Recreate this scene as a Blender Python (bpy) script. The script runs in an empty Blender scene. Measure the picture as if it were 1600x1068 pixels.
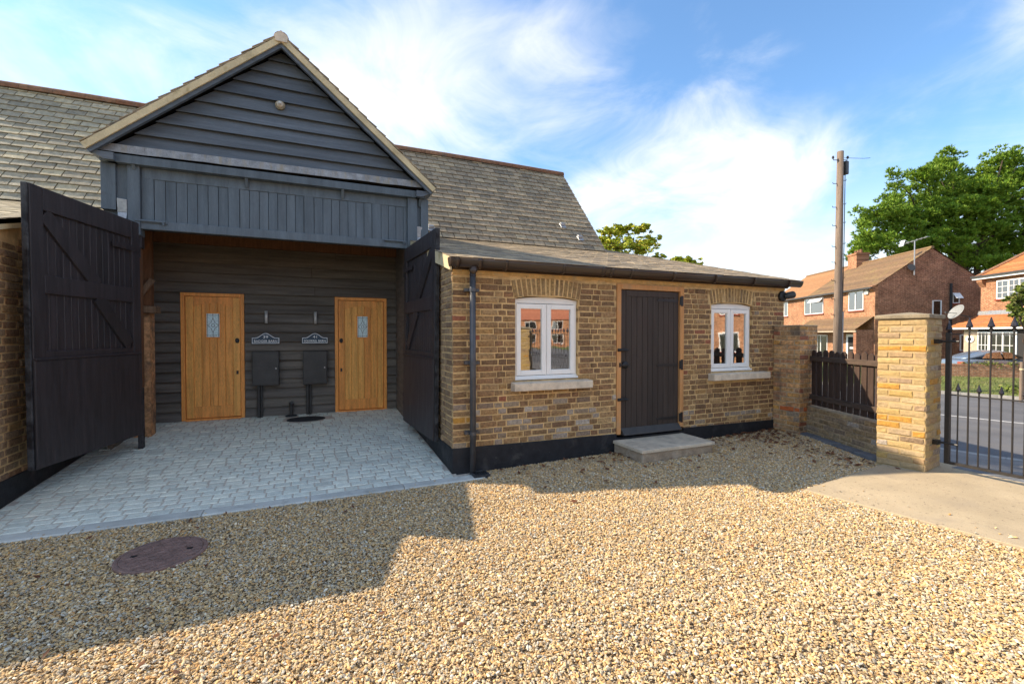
import bpy, bmesh, math, random
from math import sin, cos, pi, radians as R, sqrt, atan2
from mathutils import Vector as V, Matrix as MX, noise as NZ
random.seed(7)
SC = bpy.context.scene
COL = SC.collection
# ------------------------------------------------------------------ camera
CAM = V((-1.476, -5.144, 1.645))
YAW = math.atan(308 / 711)
cd = bpy.data.cameras.new('camera'); cam = bpy.data.objects.new('camera', cd); COL.objects.link(cam)
cam.location = CAM
cam.rotation_euler = (R(90) - math.atan(12 / 711), 0, -YAW)
cd.lens = 36 * 711 / 1600; cd.sensor_width = 36; cd.clip_start = .05; cd.clip_end = 3000
SC.camera = cam
# ------------------------------------------------------------------ light
ELEV = R(35.4); SUNH = V((.845, -.535, 0)).normalized()
SKY_STRENGTH = .108; SUN_STRENGTH = 2.04; EXPOSURE = 2.14
w = bpy.data.worlds.new('World'); SC.world = w; w.use_nodes = True
nt = w.node_tree; nt.nodes.clear()
def N(nt, t, **k):
    n = nt.nodes.new(t)
    for a, v in k.items():
        if a in n.inputs.keys() if isinstance(a, str) else False: n.inputs[a].default_value = v
        else: setattr(n, a, v)
    return n
out = N(nt, 'ShaderNodeOutputWorld'); bg = N(nt, 'ShaderNodeBackground'); bg.inputs['Strength'].default_value = SKY_STRENGTH
sky = N(nt, 'ShaderNodeTexSky', sky_type='NISHITA', sun_disc=False)
sky.sun_elevation = ELEV; sky.sun_rotation = atan2(-SUNH.x, -SUNH.y); sky.air_density = 1.0; sky.dust_density = .25; sky.ozone_density = 1.6; sky.altitude = 50
tc = N(nt, 'ShaderNodeTexCoord')
sx = N(nt, 'ShaderNodeSeparateXYZ'); nt.links.new(tc.outputs['Generated'], sx.inputs[0])
def mth(nt, op, a, b=None, c=None, clamp=False):
    n = nt.nodes.new('ShaderNodeMath'); n.operation = op; n.use_clamp = clamp
    for i, v in enumerate((a, b, c)):
        if v is None: continue
        if isinstance(v, (int, float)): n.inputs[i].default_value = v
        else: nt.links.new(v, n.inputs[i])
    return n.outputs[0]
zz = mth(nt, 'ADD', mth(nt, 'MAXIMUM', sx.outputs[2], 0), .25)
cx_ = mth(nt, 'DIVIDE', sx.outputs[0], zz); cy_ = mth(nt, 'DIVIDE', sx.outputs[1], zz)
cmb = N(nt, 'ShaderNodeCombineXYZ'); nt.links.new(cx_, cmb.inputs[0]); nt.links.new(cy_, cmb.inputs[1])
def tex_noise(nt, vec, scale, detail=6, rough=.55, dist=0, off=None):
    n = nt.nodes.new('ShaderNodeTexNoise'); n.inputs['Scale'].default_value = scale; n.inputs['Detail'].default_value = detail
    n.inputs['Roughness'].default_value = rough; n.inputs['Distortion'].default_value = dist
    m = nt.nodes.new('ShaderNodeMapping'); m.inputs['Location'].default_value = off or (0, 0, 0)
    nt.links.new(vec, m.inputs[0]); nt.links.new(m.outputs[0], n.inputs['Vector'])
    return n.outputs['Fac']
CLOUD_OFF = (-6.389, -8.351, 0)
n1 = tex_noise(nt, cmb.outputs[0], .95, 7, .5, .5, CLOUD_OFF)
n2 = tex_noise(nt, cmb.outputs[0], 2.6, 8, .62, .9, (1.3, 7.7, 0))
cl = mth(nt, 'ADD', mth(nt, 'MULTIPLY', n1, .72), mth(nt, 'MULTIPLY', n2, .28))
mr = N(nt, 'ShaderNodeMapRange', interpolation_type='SMOOTHSTEP'); nt.links.new(cl, mr.inputs[0])
mr.inputs[1].default_value = .44; mr.inputs[2].default_value = .70; mr.inputs[3].default_value = .02; mr.inputs[4].default_value = .95
hz = N(nt, 'ShaderNodeMapRange', interpolation_type='SMOOTHSTEP'); nt.links.new(sx.outputs[2], hz.inputs[0])
hz.inputs[1].default_value = .0; hz.inputs[2].default_value = .34; hz.inputs[3].default_value = .85; hz.inputs[4].default_value = 0
fac = mth(nt, 'ADD', mr.outputs[0], mth(nt, 'MULTIPLY', hz.outputs[0], mth(nt, 'SUBTRACT', 1.0, mr.outputs[0])))
mx = N(nt, 'ShaderNodeMixRGB'); nt.links.new(fac, mx.inputs[0])
tint = N(nt, 'ShaderNodeMixRGB', blend_type='MULTIPLY'); tint.inputs[0].default_value = 1; tint.inputs[2].default_value = (.40, .535, .61, 1)
nt.links.new(sky.outputs[0], tint.inputs[1]); nt.links.new(tint.outputs[0], mx.inputs[1])
mx.inputs[2].default_value = (2.85, 2.8, 2.75, 1)
nt.links.new(mx.outputs[0], bg.inputs[0]); nt.links.new(bg.outputs[0], out.inputs[0])
sd = bpy.data.lights.new('sun', 'SUN'); sd.energy = SUN_STRENGTH; sd.angle = R(.5); sd.color = (1, .85, .65)
so = bpy.data.objects.new('sun', sd); COL.objects.link(so)
so.rotation_euler = V((SUNH.x * cos(ELEV), SUNH.y * cos(ELEV), -sin(ELEV))).to_track_quat('-Z', 'Y').to_euler()
so.location = (-20, 12, 20)
vs = SC.view_settings; vs.view_transform = 'Standard'; vs.look = 'None'; vs.exposure = EXPOSURE; vs.gamma = 1
try: vs.use_curve_mapping = False
except Exception: pass
SC.cycles.max_bounces = 8; SC.cycles.diffuse_bounces = 4; SC.cycles.transparent_max_bounces = 8
SC.cycles.use_denoising = True

# ------------------------------------------------------------------ materials
def mat(name, cols, rough=.75, noise=(6, .25, 5), fine=None, grime=None, grime2=None, bump=None, spec=.3, metal=0, stretch=(1, 1, 1), attr=None, coat=0):
    m = bpy.data.materials.new(name); m.use_nodes = True; nt = m.node_tree; L = nt.links.new
    b = nt.nodes['Principled BSDF']
    b.inputs['Roughness'].default_value = rough; b.inputs['Specular IOR Level'].default_value = spec; b.inputs['Metallic'].default_value = metal
    if coat: b.inputs['Coat Weight'].default_value = coat
    geo = nt.nodes.new('ShaderNodeNewGeometry')
    oi = nt.nodes.new('ShaderNodeObjectInfo')
    rnd = mth(nt, 'FRACT', mth(nt, 'ADD', oi.outputs['Random'], geo.outputs['Random Per Island']))
    mp = nt.nodes.new('ShaderNodeMapping'); mp.inputs['Scale'].default_value = stretch
    # shift the grain from piece to piece
    sh = nt.nodes.new('ShaderNodeVectorMath'); sh.operation = 'MULTIPLY_ADD'
    cb = nt.nodes.new('ShaderNodeCombineXYZ'); L(rnd, cb.inputs[0]); L(rnd, cb.inputs[1]); L(rnd, cb.inputs[2])
    L(cb.outputs[0], sh.inputs[0]); sh.inputs[1].default_value = (37, 19, 53) if len(cols) > 1 else (0, 0, 0); L(geo.outputs['Position'], sh.inputs[2])
    L(sh.outputs[0], mp.inputs[0]); vec = mp.outputs[0]
    if len(cols) > 1:
        rp = nt.nodes.new('ShaderNodeValToRGB'); e = rp.color_ramp.elements
        while len(e) < len(cols): e.new(.5)
        for i, c in enumerate(cols): e[i].position = i / (len(cols) - 1); e[i].color = (*c, 1)
        L(rnd, rp.inputs[0]); col = rp.outputs[0]
    else:
        rg = nt.nodes.new('ShaderNodeRGB'); rg.outputs[0].default_value = (*cols[0], 1); col = rg.outputs[0]
    def scale_by(col, f, amt):
        v = mth(nt, 'MAXIMUM', mth(nt, 'MULTIPLY_ADD', f, 4.6 * amt, 1 - 2.3 * amt), .15)
        vm = nt.nodes.new('ShaderNodeVectorMath'); vm.operation = 'SCALE'; L(col, vm.inputs[0]); L(v, vm.inputs['Scale']); return vm.outputs[0]
    if noise:
        col = scale_by(col, tex_noise(nt, vec, noise[0], noise[2] if len(noise) > 2 else 5, .6), noise[1])
    if fine:
        col = scale_by(col, tex_noise(nt, vec, fine[0], 4, .7), fine[1])
    for g in (grime, grime2):
        if not g: continue
        gc, gs, lo, hi = g[:4]; amt = g[4] if len(g) > 4 else 1
        gp = nt.nodes.new('ShaderNodeMapping'); gp.inputs['Scale'].default_value = g[5] if len(g) > 5 else (1, 1, 1); L(geo.outputs['Position'], gp.inputs[0])
        f = tex_noise(nt, gp.outputs[0], gs, 7, .62, .3)
        r = nt.nodes.new('ShaderNodeMapRange'); L(f, r.inputs[0]); r.inputs[1].default_value = lo; r.inputs[2].default_value = hi; r.inputs[4].default_value = amt
        mx = nt.nodes.new('ShaderNodeMixRGB'); L(r.outputs[0], mx.inputs[0]); L(col, mx.inputs[1]); mx.inputs[2].default_value = (*gc, 1); col = mx.outputs[0]
    L(col, b.inputs['Base Color'])
    if bump:
        bn = nt.nodes.new('ShaderNodeBump'); bn.inputs['Strength'].default_value = bump[1]; bn.inputs['Distance'].default_value = bump[2] if len(bump) > 2 else .01
        L(tex_noise(nt, vec, bump[0], 6, .65), bn.inputs['Height']); L(bn.outputs[0], b.inputs['Normal'])
    if noise:
        rr = mth(nt, 'MULTIPLY_ADD', tex_noise(nt, vec, noise[0] * 1.7, 4, .6), .3, rough - .15, clamp=True); L(rr, b.inputs['Roughness'])
    return m
MT = {}
def defm(k, *a, **kw): MT[k] = mat(k, *a, **kw)
defm('stock', [(0.1598, 0.0944, 0.05051), (0.2331, 0.1397, 0.06614), (0.3329, 0.2004, 0.09021), (0.2065, 0.1189, 0.06013), (0.3996, 0.2586, 0.1203), (0.2531, 0.1358, 0.06614), (0.1998, 0.1189, 0.06614), (0.3597, 0.2134, 0.08419)], .9, (35, .45, 5), fine=(160, .25), grime=((.36, .28, .19), 9, .58, .72, .55), grime2=((.05, .035, .025), 3, .58, .75, .6), bump=(90, .9, .004))
defm('stockpale', [(.34, .27, .19), (.22, .15, .09), (.42, .36, .29), (.2, .13, .08)], .9, (35, .4, 5), fine=(160, .25), bump=(90, .9, .004))
defm('mortar', [(0.6469, 0.4356, 0.2028)], .95, (14, .25, 6), fine=(180, .25), grime=((.24, .17, .10), 2.5, .5, .72, .7), bump=(140, .9, .006))
defm('mortarband', [(0.6, 0.372, 0.144)], .95, (8, .3, 6), fine=(150, .2), grime=((.42, .33, .2), 5, .5, .65, .8), bump=(60, .8, .01))
defm('yellow', [(0.399, 0.2793, 0.1237), (0.4469, 0.3112, 0.1317), (0.3511, 0.2274, 0.1157), (0.4389, 0.3272, 0.1756), (0.3272, 0.2234, 0.1357), (0.4549, 0.3032, 0.1037), (0.391, 0.2793, 0.1516)], .9, (30, .2, 5), fine=(140, .22), grime=((.30, .22, .17), 14, .62, .72, .6), bump=(80, .9, .005))
defm('yellowmortar', [(0.442, 0.3145, 0.153)], .95, (14, .2, 6), fine=(170, .2), bump=(140, .9, .006))
defm('weathered', [(0.3186, 0.1959, 0.1043), (0.5146, 0.2991, 0.1267), (0.6371, 0.3506, 0.1491), (0.441, 0.2269, 0.1192), (0.5881, 0.3093, 0.08941), (0.3675, 0.2269, 0.1491)], .95, (22, .5, 6), fine=(120, .3), grime=((.085, .07, .06), 4, .5, .66, .75), grime2=((.33, .28, .22), 11, .6, .72, .6), bump=(60, 1, .008))
defm('weathmortar', [(0.4725, 0.3469, 0.2109)], .95, (10, .35, 6), fine=(140, .3), grime=((.11, .09, .07), 4, .5, .66, .7), bump=(90, 1, .008))
defm('redbrick', [(.50, .13, .04)], .9, (30, .3, 5), fine=(120, .2), bump=(80, .9, .005))
defm('orangebrick', [(.47, .24, .05)], .9, (30, .25, 5), fine=(120, .2), bump=(80, .9, .005))
defm('plinth', [(0.0176, 0.0187, 0.022)], .6, (9, .35, 5), grime=((.075, .07, .065), 4, .56, .72, .7), grime2=((.4, .38, .36), 22, .70, .74, .8), bump=(40, .6, .006))
defm('gable', [(0.1029, 0.1246, 0.1481), (0.1235, 0.145, 0.1678), (0.08749, 0.1069, 0.1309), (0.1106, 0.1271, 0.1433)], .62, (3, .25, 6), fine=(40, .18), grime=((.065, .072, .08), 3, .56, .76, .5, (.4, 1, 3)), bump=(18, .5, .006), stretch=(.35, 1, 5))
defm('panel', [(0.1053, 0.1327, 0.1551), (0.1175, 0.1448, 0.1666), (0.09546, 0.1206, 0.1414)], .6, (3, .22, 6), fine=(40, .15), grime=((.075, .075, .08), 5, .6, .76, .4), bump=(22, .4, .005), stretch=(4, 1, .4))
defm('backboard', [(0.1358, 0.1151, 0.08905), (0.1675, 0.1408, 0.1113), (0.1131, 0.09592, 0.07793), (0.1493, 0.1279, 0.1057)], .6, (3, .35, 6), fine=(50, .2), grime=((.055, .05, .045), 4, .56, .78, .5, (.4, 1, 3)), bump=(18, .6, .006), stretch=(.35, 1, 5))
defm('leaf', [(0.03527, 0.02918, 0.03077), (0.0418, 0.03424, 0.03567), (0.03006, 0.02537, 0.02583)], .5, (4, .35, 6), fine=(60, .2), grime=((.045, .042, .045), 6, .55, .74, .55, (3, 3, .6)), bump=(30, .5, .004), stretch=(5, 5, .5), spec=.4)
defm('leafworn', [(.05, .05, .052)], .75, (8, .6, 6), fine=(70, .3), grime=((.015, .013, .014), 9, .45, .6, 1), bump=(40, .8, .006))
defm('browntimber', [(.17, .075, .032), (.13, .06, .028)], .85, (5, .35, 6), fine=(50, .3), bump=(25, .9, .008), stretch=(5, 5, .6))
defm('oldtimber', [(.20, .125, .075)], .9, (5, .4, 6), fine=(50, .3), bump=(25, .9, .01), stretch=(5, 5, .6))
defm('oak', [(0.9, 0.3846, 0.08642), (0.9, 0.4395, 0.1026), (0.838, 0.3297, 0.07346), (0.9, 0.4029, 0.09182), (0.8889, 0.3541, 0.07779)], .5, (3, .26, 6), fine=(45, .36), grime=((.45, .17, .04), 4, .56, .74, .5, (8, 8, .6)), bump=(35, .35, .004), stretch=(6, 6, .45), spec=.4)
defm('oakframe', [(0.8874, 0.3474, 0.07875)], .5, (3, .24, 6), fine=(45, .3), bump=(35, .3, .004), stretch=(6, 6, .45), spec=.4)
defm('doorframe', [(.56, .27, .10)], .7, (3, .2, 6), fine=(50, .18), grime=((.42, .30, .18), 3, .5, .72, .7), bump=(30, .4, .004), stretch=(6, 6, .5))
defm('planks', [(0.04665, 0.03529, 0.02856), (0.05489, 0.04051, 0.03282), (0.04116, 0.03136, 0.02553)], .62, (3, .25, 6), fine=(60, .18), grime=((.055, .035, .03), 3, .55, .75, .5), bump=(40, .4, .003), stretch=(6, 6, .5))
defm('ironblack', [(.012, .012, .013)], .5, (30, .3, 4), spec=.5)
defm('upvc', [(0.857, 0.8384, 0.7952)], .35, (3, .04, 3), spec=.45)
defm('upvcwarm', [(0.784, 0.7616, 0.7168)], .5, (6, .08, 3), spec=.35)
defm('sillstone', [(0.6578, 0.5505, 0.4161)], .9, (8, .2, 6), fine=(120, .12), grime=((.33, .27, .21), 6, .55, .7, .6), bump=(90, .5, .004))
defm('stepslab', [(0.6045, 0.5201, 0.3919)], .85, (5, .2, 6), fine=(110, .15), grime=((.25, .22, .18), 4, .5, .72, .6), bump=(80, .5, .004))
defm('stepside', [(0.36, 0.282, 0.198)], .92, (8, .35, 6), fine=(90, .3), grime=((.42, .36, .28), 9, .55, .66, .8), bump=(60, .8, .008))
defm('lead', [(0.25, 0.2687, 0.2875), (0.2875, 0.3, 0.3125), (0.2375, 0.25, 0.2687)], .55, (12, .3, 6), fine=(60, .2), grime=((.30, .255, .17), 5, .5, .66, .65, (3, 1, .5)), grime2=((.10, .105, .11), 18, .6, .7, .6, (3, 1, .3)), bump=(30, .5, .006), metal=.1)
defm('cream', [(0.605, 0.4985, 0.297)], .7, (4, .2, 6), fine=(60, .12), grime=((.33, .25, .11), 7, .56, .72, .7), bump=(30, .4, .004))
defm('slate', [(0.2338, 0.1771, 0.1113), (0.322, 0.2455, 0.1513), (0.3936, 0.2979, 0.1855), (0.2743, 0.2113, 0.1365), (0.477, 0.3622, 0.2152), (0.2028, 0.161, 0.1068), (0.334, 0.2616, 0.1706)], .75, (14, .35, 6), fine=(110, .25), grime=((.30, .285, .235), 26, .63, .70, .8), grime2=((.055, .05, .045), 6, .6, .72, .6), bump=(60, .7, .005), spec=.35)
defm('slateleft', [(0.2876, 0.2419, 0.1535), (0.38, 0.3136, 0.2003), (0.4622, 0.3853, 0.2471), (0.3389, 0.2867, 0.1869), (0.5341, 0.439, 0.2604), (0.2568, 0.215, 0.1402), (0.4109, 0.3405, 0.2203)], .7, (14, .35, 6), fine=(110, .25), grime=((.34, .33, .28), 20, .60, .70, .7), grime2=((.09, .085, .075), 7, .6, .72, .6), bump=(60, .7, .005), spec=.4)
defm('underlay', [(.02, .019, .018)], .95, None)
defm('terracotta', [(0.2437, 0.1097, 0.05225), (0.1985, 0.09405, 0.05225), (0.2798, 0.1463, 0.07838)], .85, (12, .35, 6), fine=(80, .25), grime=((.14, .12, .10), 8, .52, .68, .6), bump=(50, .7, .006))
defm('gutter', [(.050, .032, .022)], .33, None, spec=.5)
defm('downpipe', [(0.0658, 0.0672, 0.0728)], .38, (10, .2, 4), spec=.45)
defm('galv', [(0.341, 0.352, 0.363)], .4, (20, .25, 5), metal=.6)
defm('steel', [(.62, .60, .56)], .5, (20, .15, 4), metal=.35)
defm('cabinet', [(0.05313, 0.05047, 0.04782)], .5, (6, .2, 5), spec=.4)
defm('signblue', [(.042, .075, .11)], .5, (10, .1, 4), spec=.4)
defm('signwhite', [(.80, .80, .78)], .5, None)
defm('sett', [(0.6977, 0.7139, 0.6059), (0.7646, 0.7722, 0.6491), (0.6415, 0.6556, 0.5638), (0.8122, 0.8046, 0.6664), (0.7171, 0.7387, 0.6361), (0.6026, 0.6134, 0.5216)], .82, (20, .14, 5), fine=(130, .2), grime=((.30, .28, .25), 5, .56, .74, .45), bump=(90, .9, .005), spec=.35)
defm('joint', [(0.5687, 0.4904, 0.3972)], .95, (20, .2, 5), fine=(200, .2), bump=(120, .6, .004))
defm('edging', [(0.5401, 0.5444, 0.4887), (0.5838, 0.5777, 0.5117), (0.5053, 0.5024, 0.4505)], .85, (4, .2, 6), fine=(130, .12), grime=((.24, .21, .17), 5, .56, .72, .5), bump=(90, .4, .003))
defm('rustiron', [(0.26, 0.1591, 0.1248)], .75, (16, .35, 6), fine=(90, .3), grime=((.20, .15, .13), 12, .55, .68, .5), bump=(60, .5, .004), metal=.2)
defm('darkiron', [(.045, .047, .05)], .6, (14, .3, 5), grime=((.10, .095, .09), 8, .55, .7, .6), metal=.3)
defm('gravelbed', [(.42, .30, .17)], .95, (60, .5, 6), fine=(220, .5), bump=(120, 1, .02))
defm('concrete', [(0.4109, 0.3271, 0.2125)], .9, (1.6, .16, 6), fine=(120, .16), grime=((.30, .245, .18), 2.2, .52, .7, .55), grime2=((.16, .12, .085), 30, .615, .65, .8), bump=(140, .6, .003))
defm('asphalt', [(.115, .115, .12)], .9, (.8, .2, 6), fine=(120, .3), grime=((.16, .15, .14), 1.2, .5, .7, .5), bump=(160, .7, .006))
defm('footway', [(.19, .18, .17)], .9, (1.2, .2, 6), fine=(90, .25), bump=(120, .6, .005))
defm('kerbstone', [(.30, .285, .26), (.26, .25, .23)], .9, (6, .25, 5), fine=(90, .2))
defm('roadpaint', [(.62, .61, .58)], .8, (14, .25, 5), grime=((.2, .2, .2), 12, .62, .7, .8))
defm('soil', [(.10, .10, .045)], .95, (.5, .4, 6), fine=(20, .4), grime=((.16, .13, .08), .8, .5, .7, .7))
defm('verge', [(.12, .15, .035)], .95, (1.5, .35, 6), fine=(40, .4), grime=((.22, .19, .08), 1.8, .48, .68, .8), bump=(60, 1, .03))
defm('grass', [(.10, .145, .03), (.15, .18, .045), (.20, .19, .07), (.08, .12, .025)], .8, None)
defm('fence', [(0.06, 0.036, 0.0255), (0.078, 0.048, 0.033), (0.0495, 0.03, 0.0225), (0.072, 0.045, 0.033)], .8, (5, .35, 6), fine=(60, .3), bump=(30, .7, .005), stretch=(6, 6, .5))
defm('fencerail', [(.085, .058, .042)], .85, (5, .4, 6), fine=(60, .3), bump=(30, .8, .006), stretch=(.8, .8, 6))
defm('gateiron', [(.022, .018, .015)], .5, (20, .3, 4), grime=((.06, .045, .035), 14, .6, .75, .5), spec=.5)
defm('spear', [(.05, .045, .05)], .35, (40, .4, 4), metal=.6)
defm('capstone', [(0.279, 0.225, 0.1485)], .95, (8, .3, 6), fine=(110, .3), grime=((.15, .125, .09), 6, .52, .68, .6), bump=(70, .9, .008))
defm('greyslab', [(.17, .175, .18)], .9, (6, .25, 6), fine=(90, .2), bump=(70, .5, .005))
defm('pole', [(0.2024, 0.1485, 0.1089)], .9, (4, .3, 6), fine=(40, .3), bump=(20, .8, .012), stretch=(5, 5, .35))
defm('bark', [(.09, .062, .045)], .95, (6, .4, 6), bump=(10, 1, .05), stretch=(3, 3, .7))
defm('needles', [(0.1256, 0.2427, 0.01886), (0.1973, 0.3322, 0.02516), (0.08616, 0.1686, 0.01572), (0.3051, 0.4087, 0.03458), (0.1616, 0.2936, 0.02201)], .6, None, spec=.3)
defm('leaves', [(0.34, 0.399, 0.0216), (0.42, 0.42, 0.0252), (0.22, 0.315, 0.0216), (0.5, 0.399, 0.036), (0.28, 0.378, 0.0216)], .6, None, spec=.3)
defm('shrubleaf', [(.12, .17, .02), (.17, .20, .03), (.09, .13, .02), (.20, .17, .05)], .6, None, spec=.3)
defm('deadleaf', [(.16, .060, .026), (.11, .042, .02), (.22, .095, .04), (.08, .035, .02)], .8, (30, .3, 4))
defm('roofbrown', [(.19, .115, .062), (.16, .10, .055), (.22, .135, .072), (.14, .09, .055)], .9, (9, .35, 6), fine=(30, .3), grime=((.26, .20, .07), 1.2, .52, .7, .5), bump=(20, .6, .02))
defm('rooforange', [(.42, .155, .05), (.36, .13, .045), (.47, .19, .07)], .85, (9, .3, 6), fine=(30, .2), grime=((.22, .12, .07), 1.5, .56, .74, .6), bump=(20, .6, .02))
defm('render', [(.46, .37, .27)], .95, (8, .2, 5), fine=(60, .2), bump=(60, 1, .02))
defm('redsill', [(.30, .075, .045)], .8, (8, .2, 4))
defm('dish', [(0.252, 0.258, 0.252)], .5, (8, .15, 4))
defm('alarm', [(.75, .72, .62)], .5, None)
defm('carpaint', [(.22, .27, .33)], .3, (3, .08, 3), metal=.55, coat=.8)
defm('tyre', [(.015, .015, .015)], .9, None)
defm('rim', [(.45, .46, .48)], .35, None, metal=.8)
defm('window_backing', [(.62, .60, .55)], .9, (14, .12, 4), stretch=(4, 4, .2))  # pale curtain cloth behind the house panes
defm('room', [(.035, .032, .03)], .95, None)
defm('lampglass', [(.55, .50, .40)], .2, None, spec=.6)
def glassmat(name, tint, refl, rough=.02):
    m = bpy.data.materials.new(name); m.use_nodes = True; nt = m.node_tree; nt.nodes.clear(); L = nt.links.new
    o = nt.nodes.new('ShaderNodeOutputMaterial'); t = nt.nodes.new('ShaderNodeBsdfTransparent'); t.inputs[0].default_value = (*tint, 1)
    g = nt.nodes.new('ShaderNodeBsdfGlossy'); g.inputs['Roughness'].default_value = rough; g.inputs['Color'].default_value = (.98, .97, .95, 1)
    fr = nt.nodes.new('ShaderNodeFresnel'); fr.inputs[0].default_value = 1.5
    f = mth(nt, 'MULTIPLY_ADD', fr.outputs[0], 1.6, refl, clamp=True)
    geo = nt.nodes.new('ShaderNodeNewGeometry'); bn = nt.nodes.new('ShaderNodeBump'); bn.inputs['Strength'].default_value = .12; bn.inputs['Distance'].default_value = .004
    L(tex_noise(nt, geo.outputs['Position'], 5, 2, .4), bn.inputs['Height']); L(bn.outputs[0], g.inputs['Normal'])
    mx = nt.nodes.new('ShaderNodeMixShader'); L(f, mx.inputs[0]); L(t.outputs[0], mx.inputs[1]); L(g.outputs[0], mx.inputs[2]); L(mx.outputs[0], o.inputs[0])
    MT[name] = m
glassmat('glass', (.30, .31, .30), .44)
glassmat('houseglass', (.45, .46, .46), .22)
glassmat('carglass', (.12, .13, .14), .25)
defm('frosted', [(0.744, 0.9, 0.9)], .4, (60, .3, 3), fine=(140, .25), bump=(90, .8, .004), spec=.6)
defm('leadcame', [(.10, .10, .095)], .5, None, metal=.5)
def brickwall_mat(name, axis, c1, c2, mort):
    m = bpy.data.materials.new(name); m.use_nodes = True; nt = m.node_tree; L = nt.links.new; b = nt.nodes['Principled BSDF']; b.inputs['Roughness'].default_value = .92; b.inputs['Specular IOR Level'].default_value = .2
    tcn = nt.nodes.new('ShaderNodeTexCoord'); s = nt.nodes.new('ShaderNodeSeparateXYZ'); L(tcn.outputs['Object'], s.inputs[0]); cb = nt.nodes.new('ShaderNodeCombineXYZ')
    L(s.outputs[axis], cb.inputs[0]); L(s.outputs[2], cb.inputs[1])
    bt = nt.nodes.new('ShaderNodeTexBrick'); L(cb.outputs[0], bt.inputs['Vector'])
    bt.inputs['Scale'].default_value = 1; bt.inputs['Mortar Size'].default_value = .012; bt.inputs['Mortar Smooth'].default_value = .1; bt.inputs['Brick Width'].default_value = .225; bt.inputs['Row Height'].default_value = .075
    bt.inputs['Color1'].default_value = (*c1, 1); bt.inputs['Color2'].default_value = (*c2, 1); bt.inputs['Mortar'].default_value = (*mort, 1)
    v = mth(nt, 'MULTIPLY_ADD', tex_noise(nt, cb.outputs[0], 1.1, 6, .6), 1.7, .15)
    v2 = mth(nt, 'MULTIPLY', v, mth(nt, 'MULTIPLY_ADD', tex_noise(nt, cb.outputs[0], 7, 4, .7), 2.2, -.1))
    vm = nt.nodes.new('ShaderNodeVectorMath'); vm.operation = 'SCALE'; L(bt.outputs[0], vm.inputs[0]); L(v2, vm.inputs['Scale']); L(vm.outputs[0], b.inputs['Base Color'])
    bn = nt.nodes.new('ShaderNodeBump'); bn.inputs['Strength'].default_value = .6; bn.inputs['Distance'].default_value = .01; bn.invert = True; L(bt.outputs['Fac'], bn.inputs['Height']); L(bn.outputs[0], b.inputs['Normal'])
    MT[name] = m
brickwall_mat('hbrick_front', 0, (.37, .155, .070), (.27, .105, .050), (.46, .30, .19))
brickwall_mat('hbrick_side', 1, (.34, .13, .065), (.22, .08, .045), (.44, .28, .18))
brickwall_mat('lowbrick', 0, (.42, .20, .11), (.34, .155, .085), (.42, .30, .2))

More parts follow.
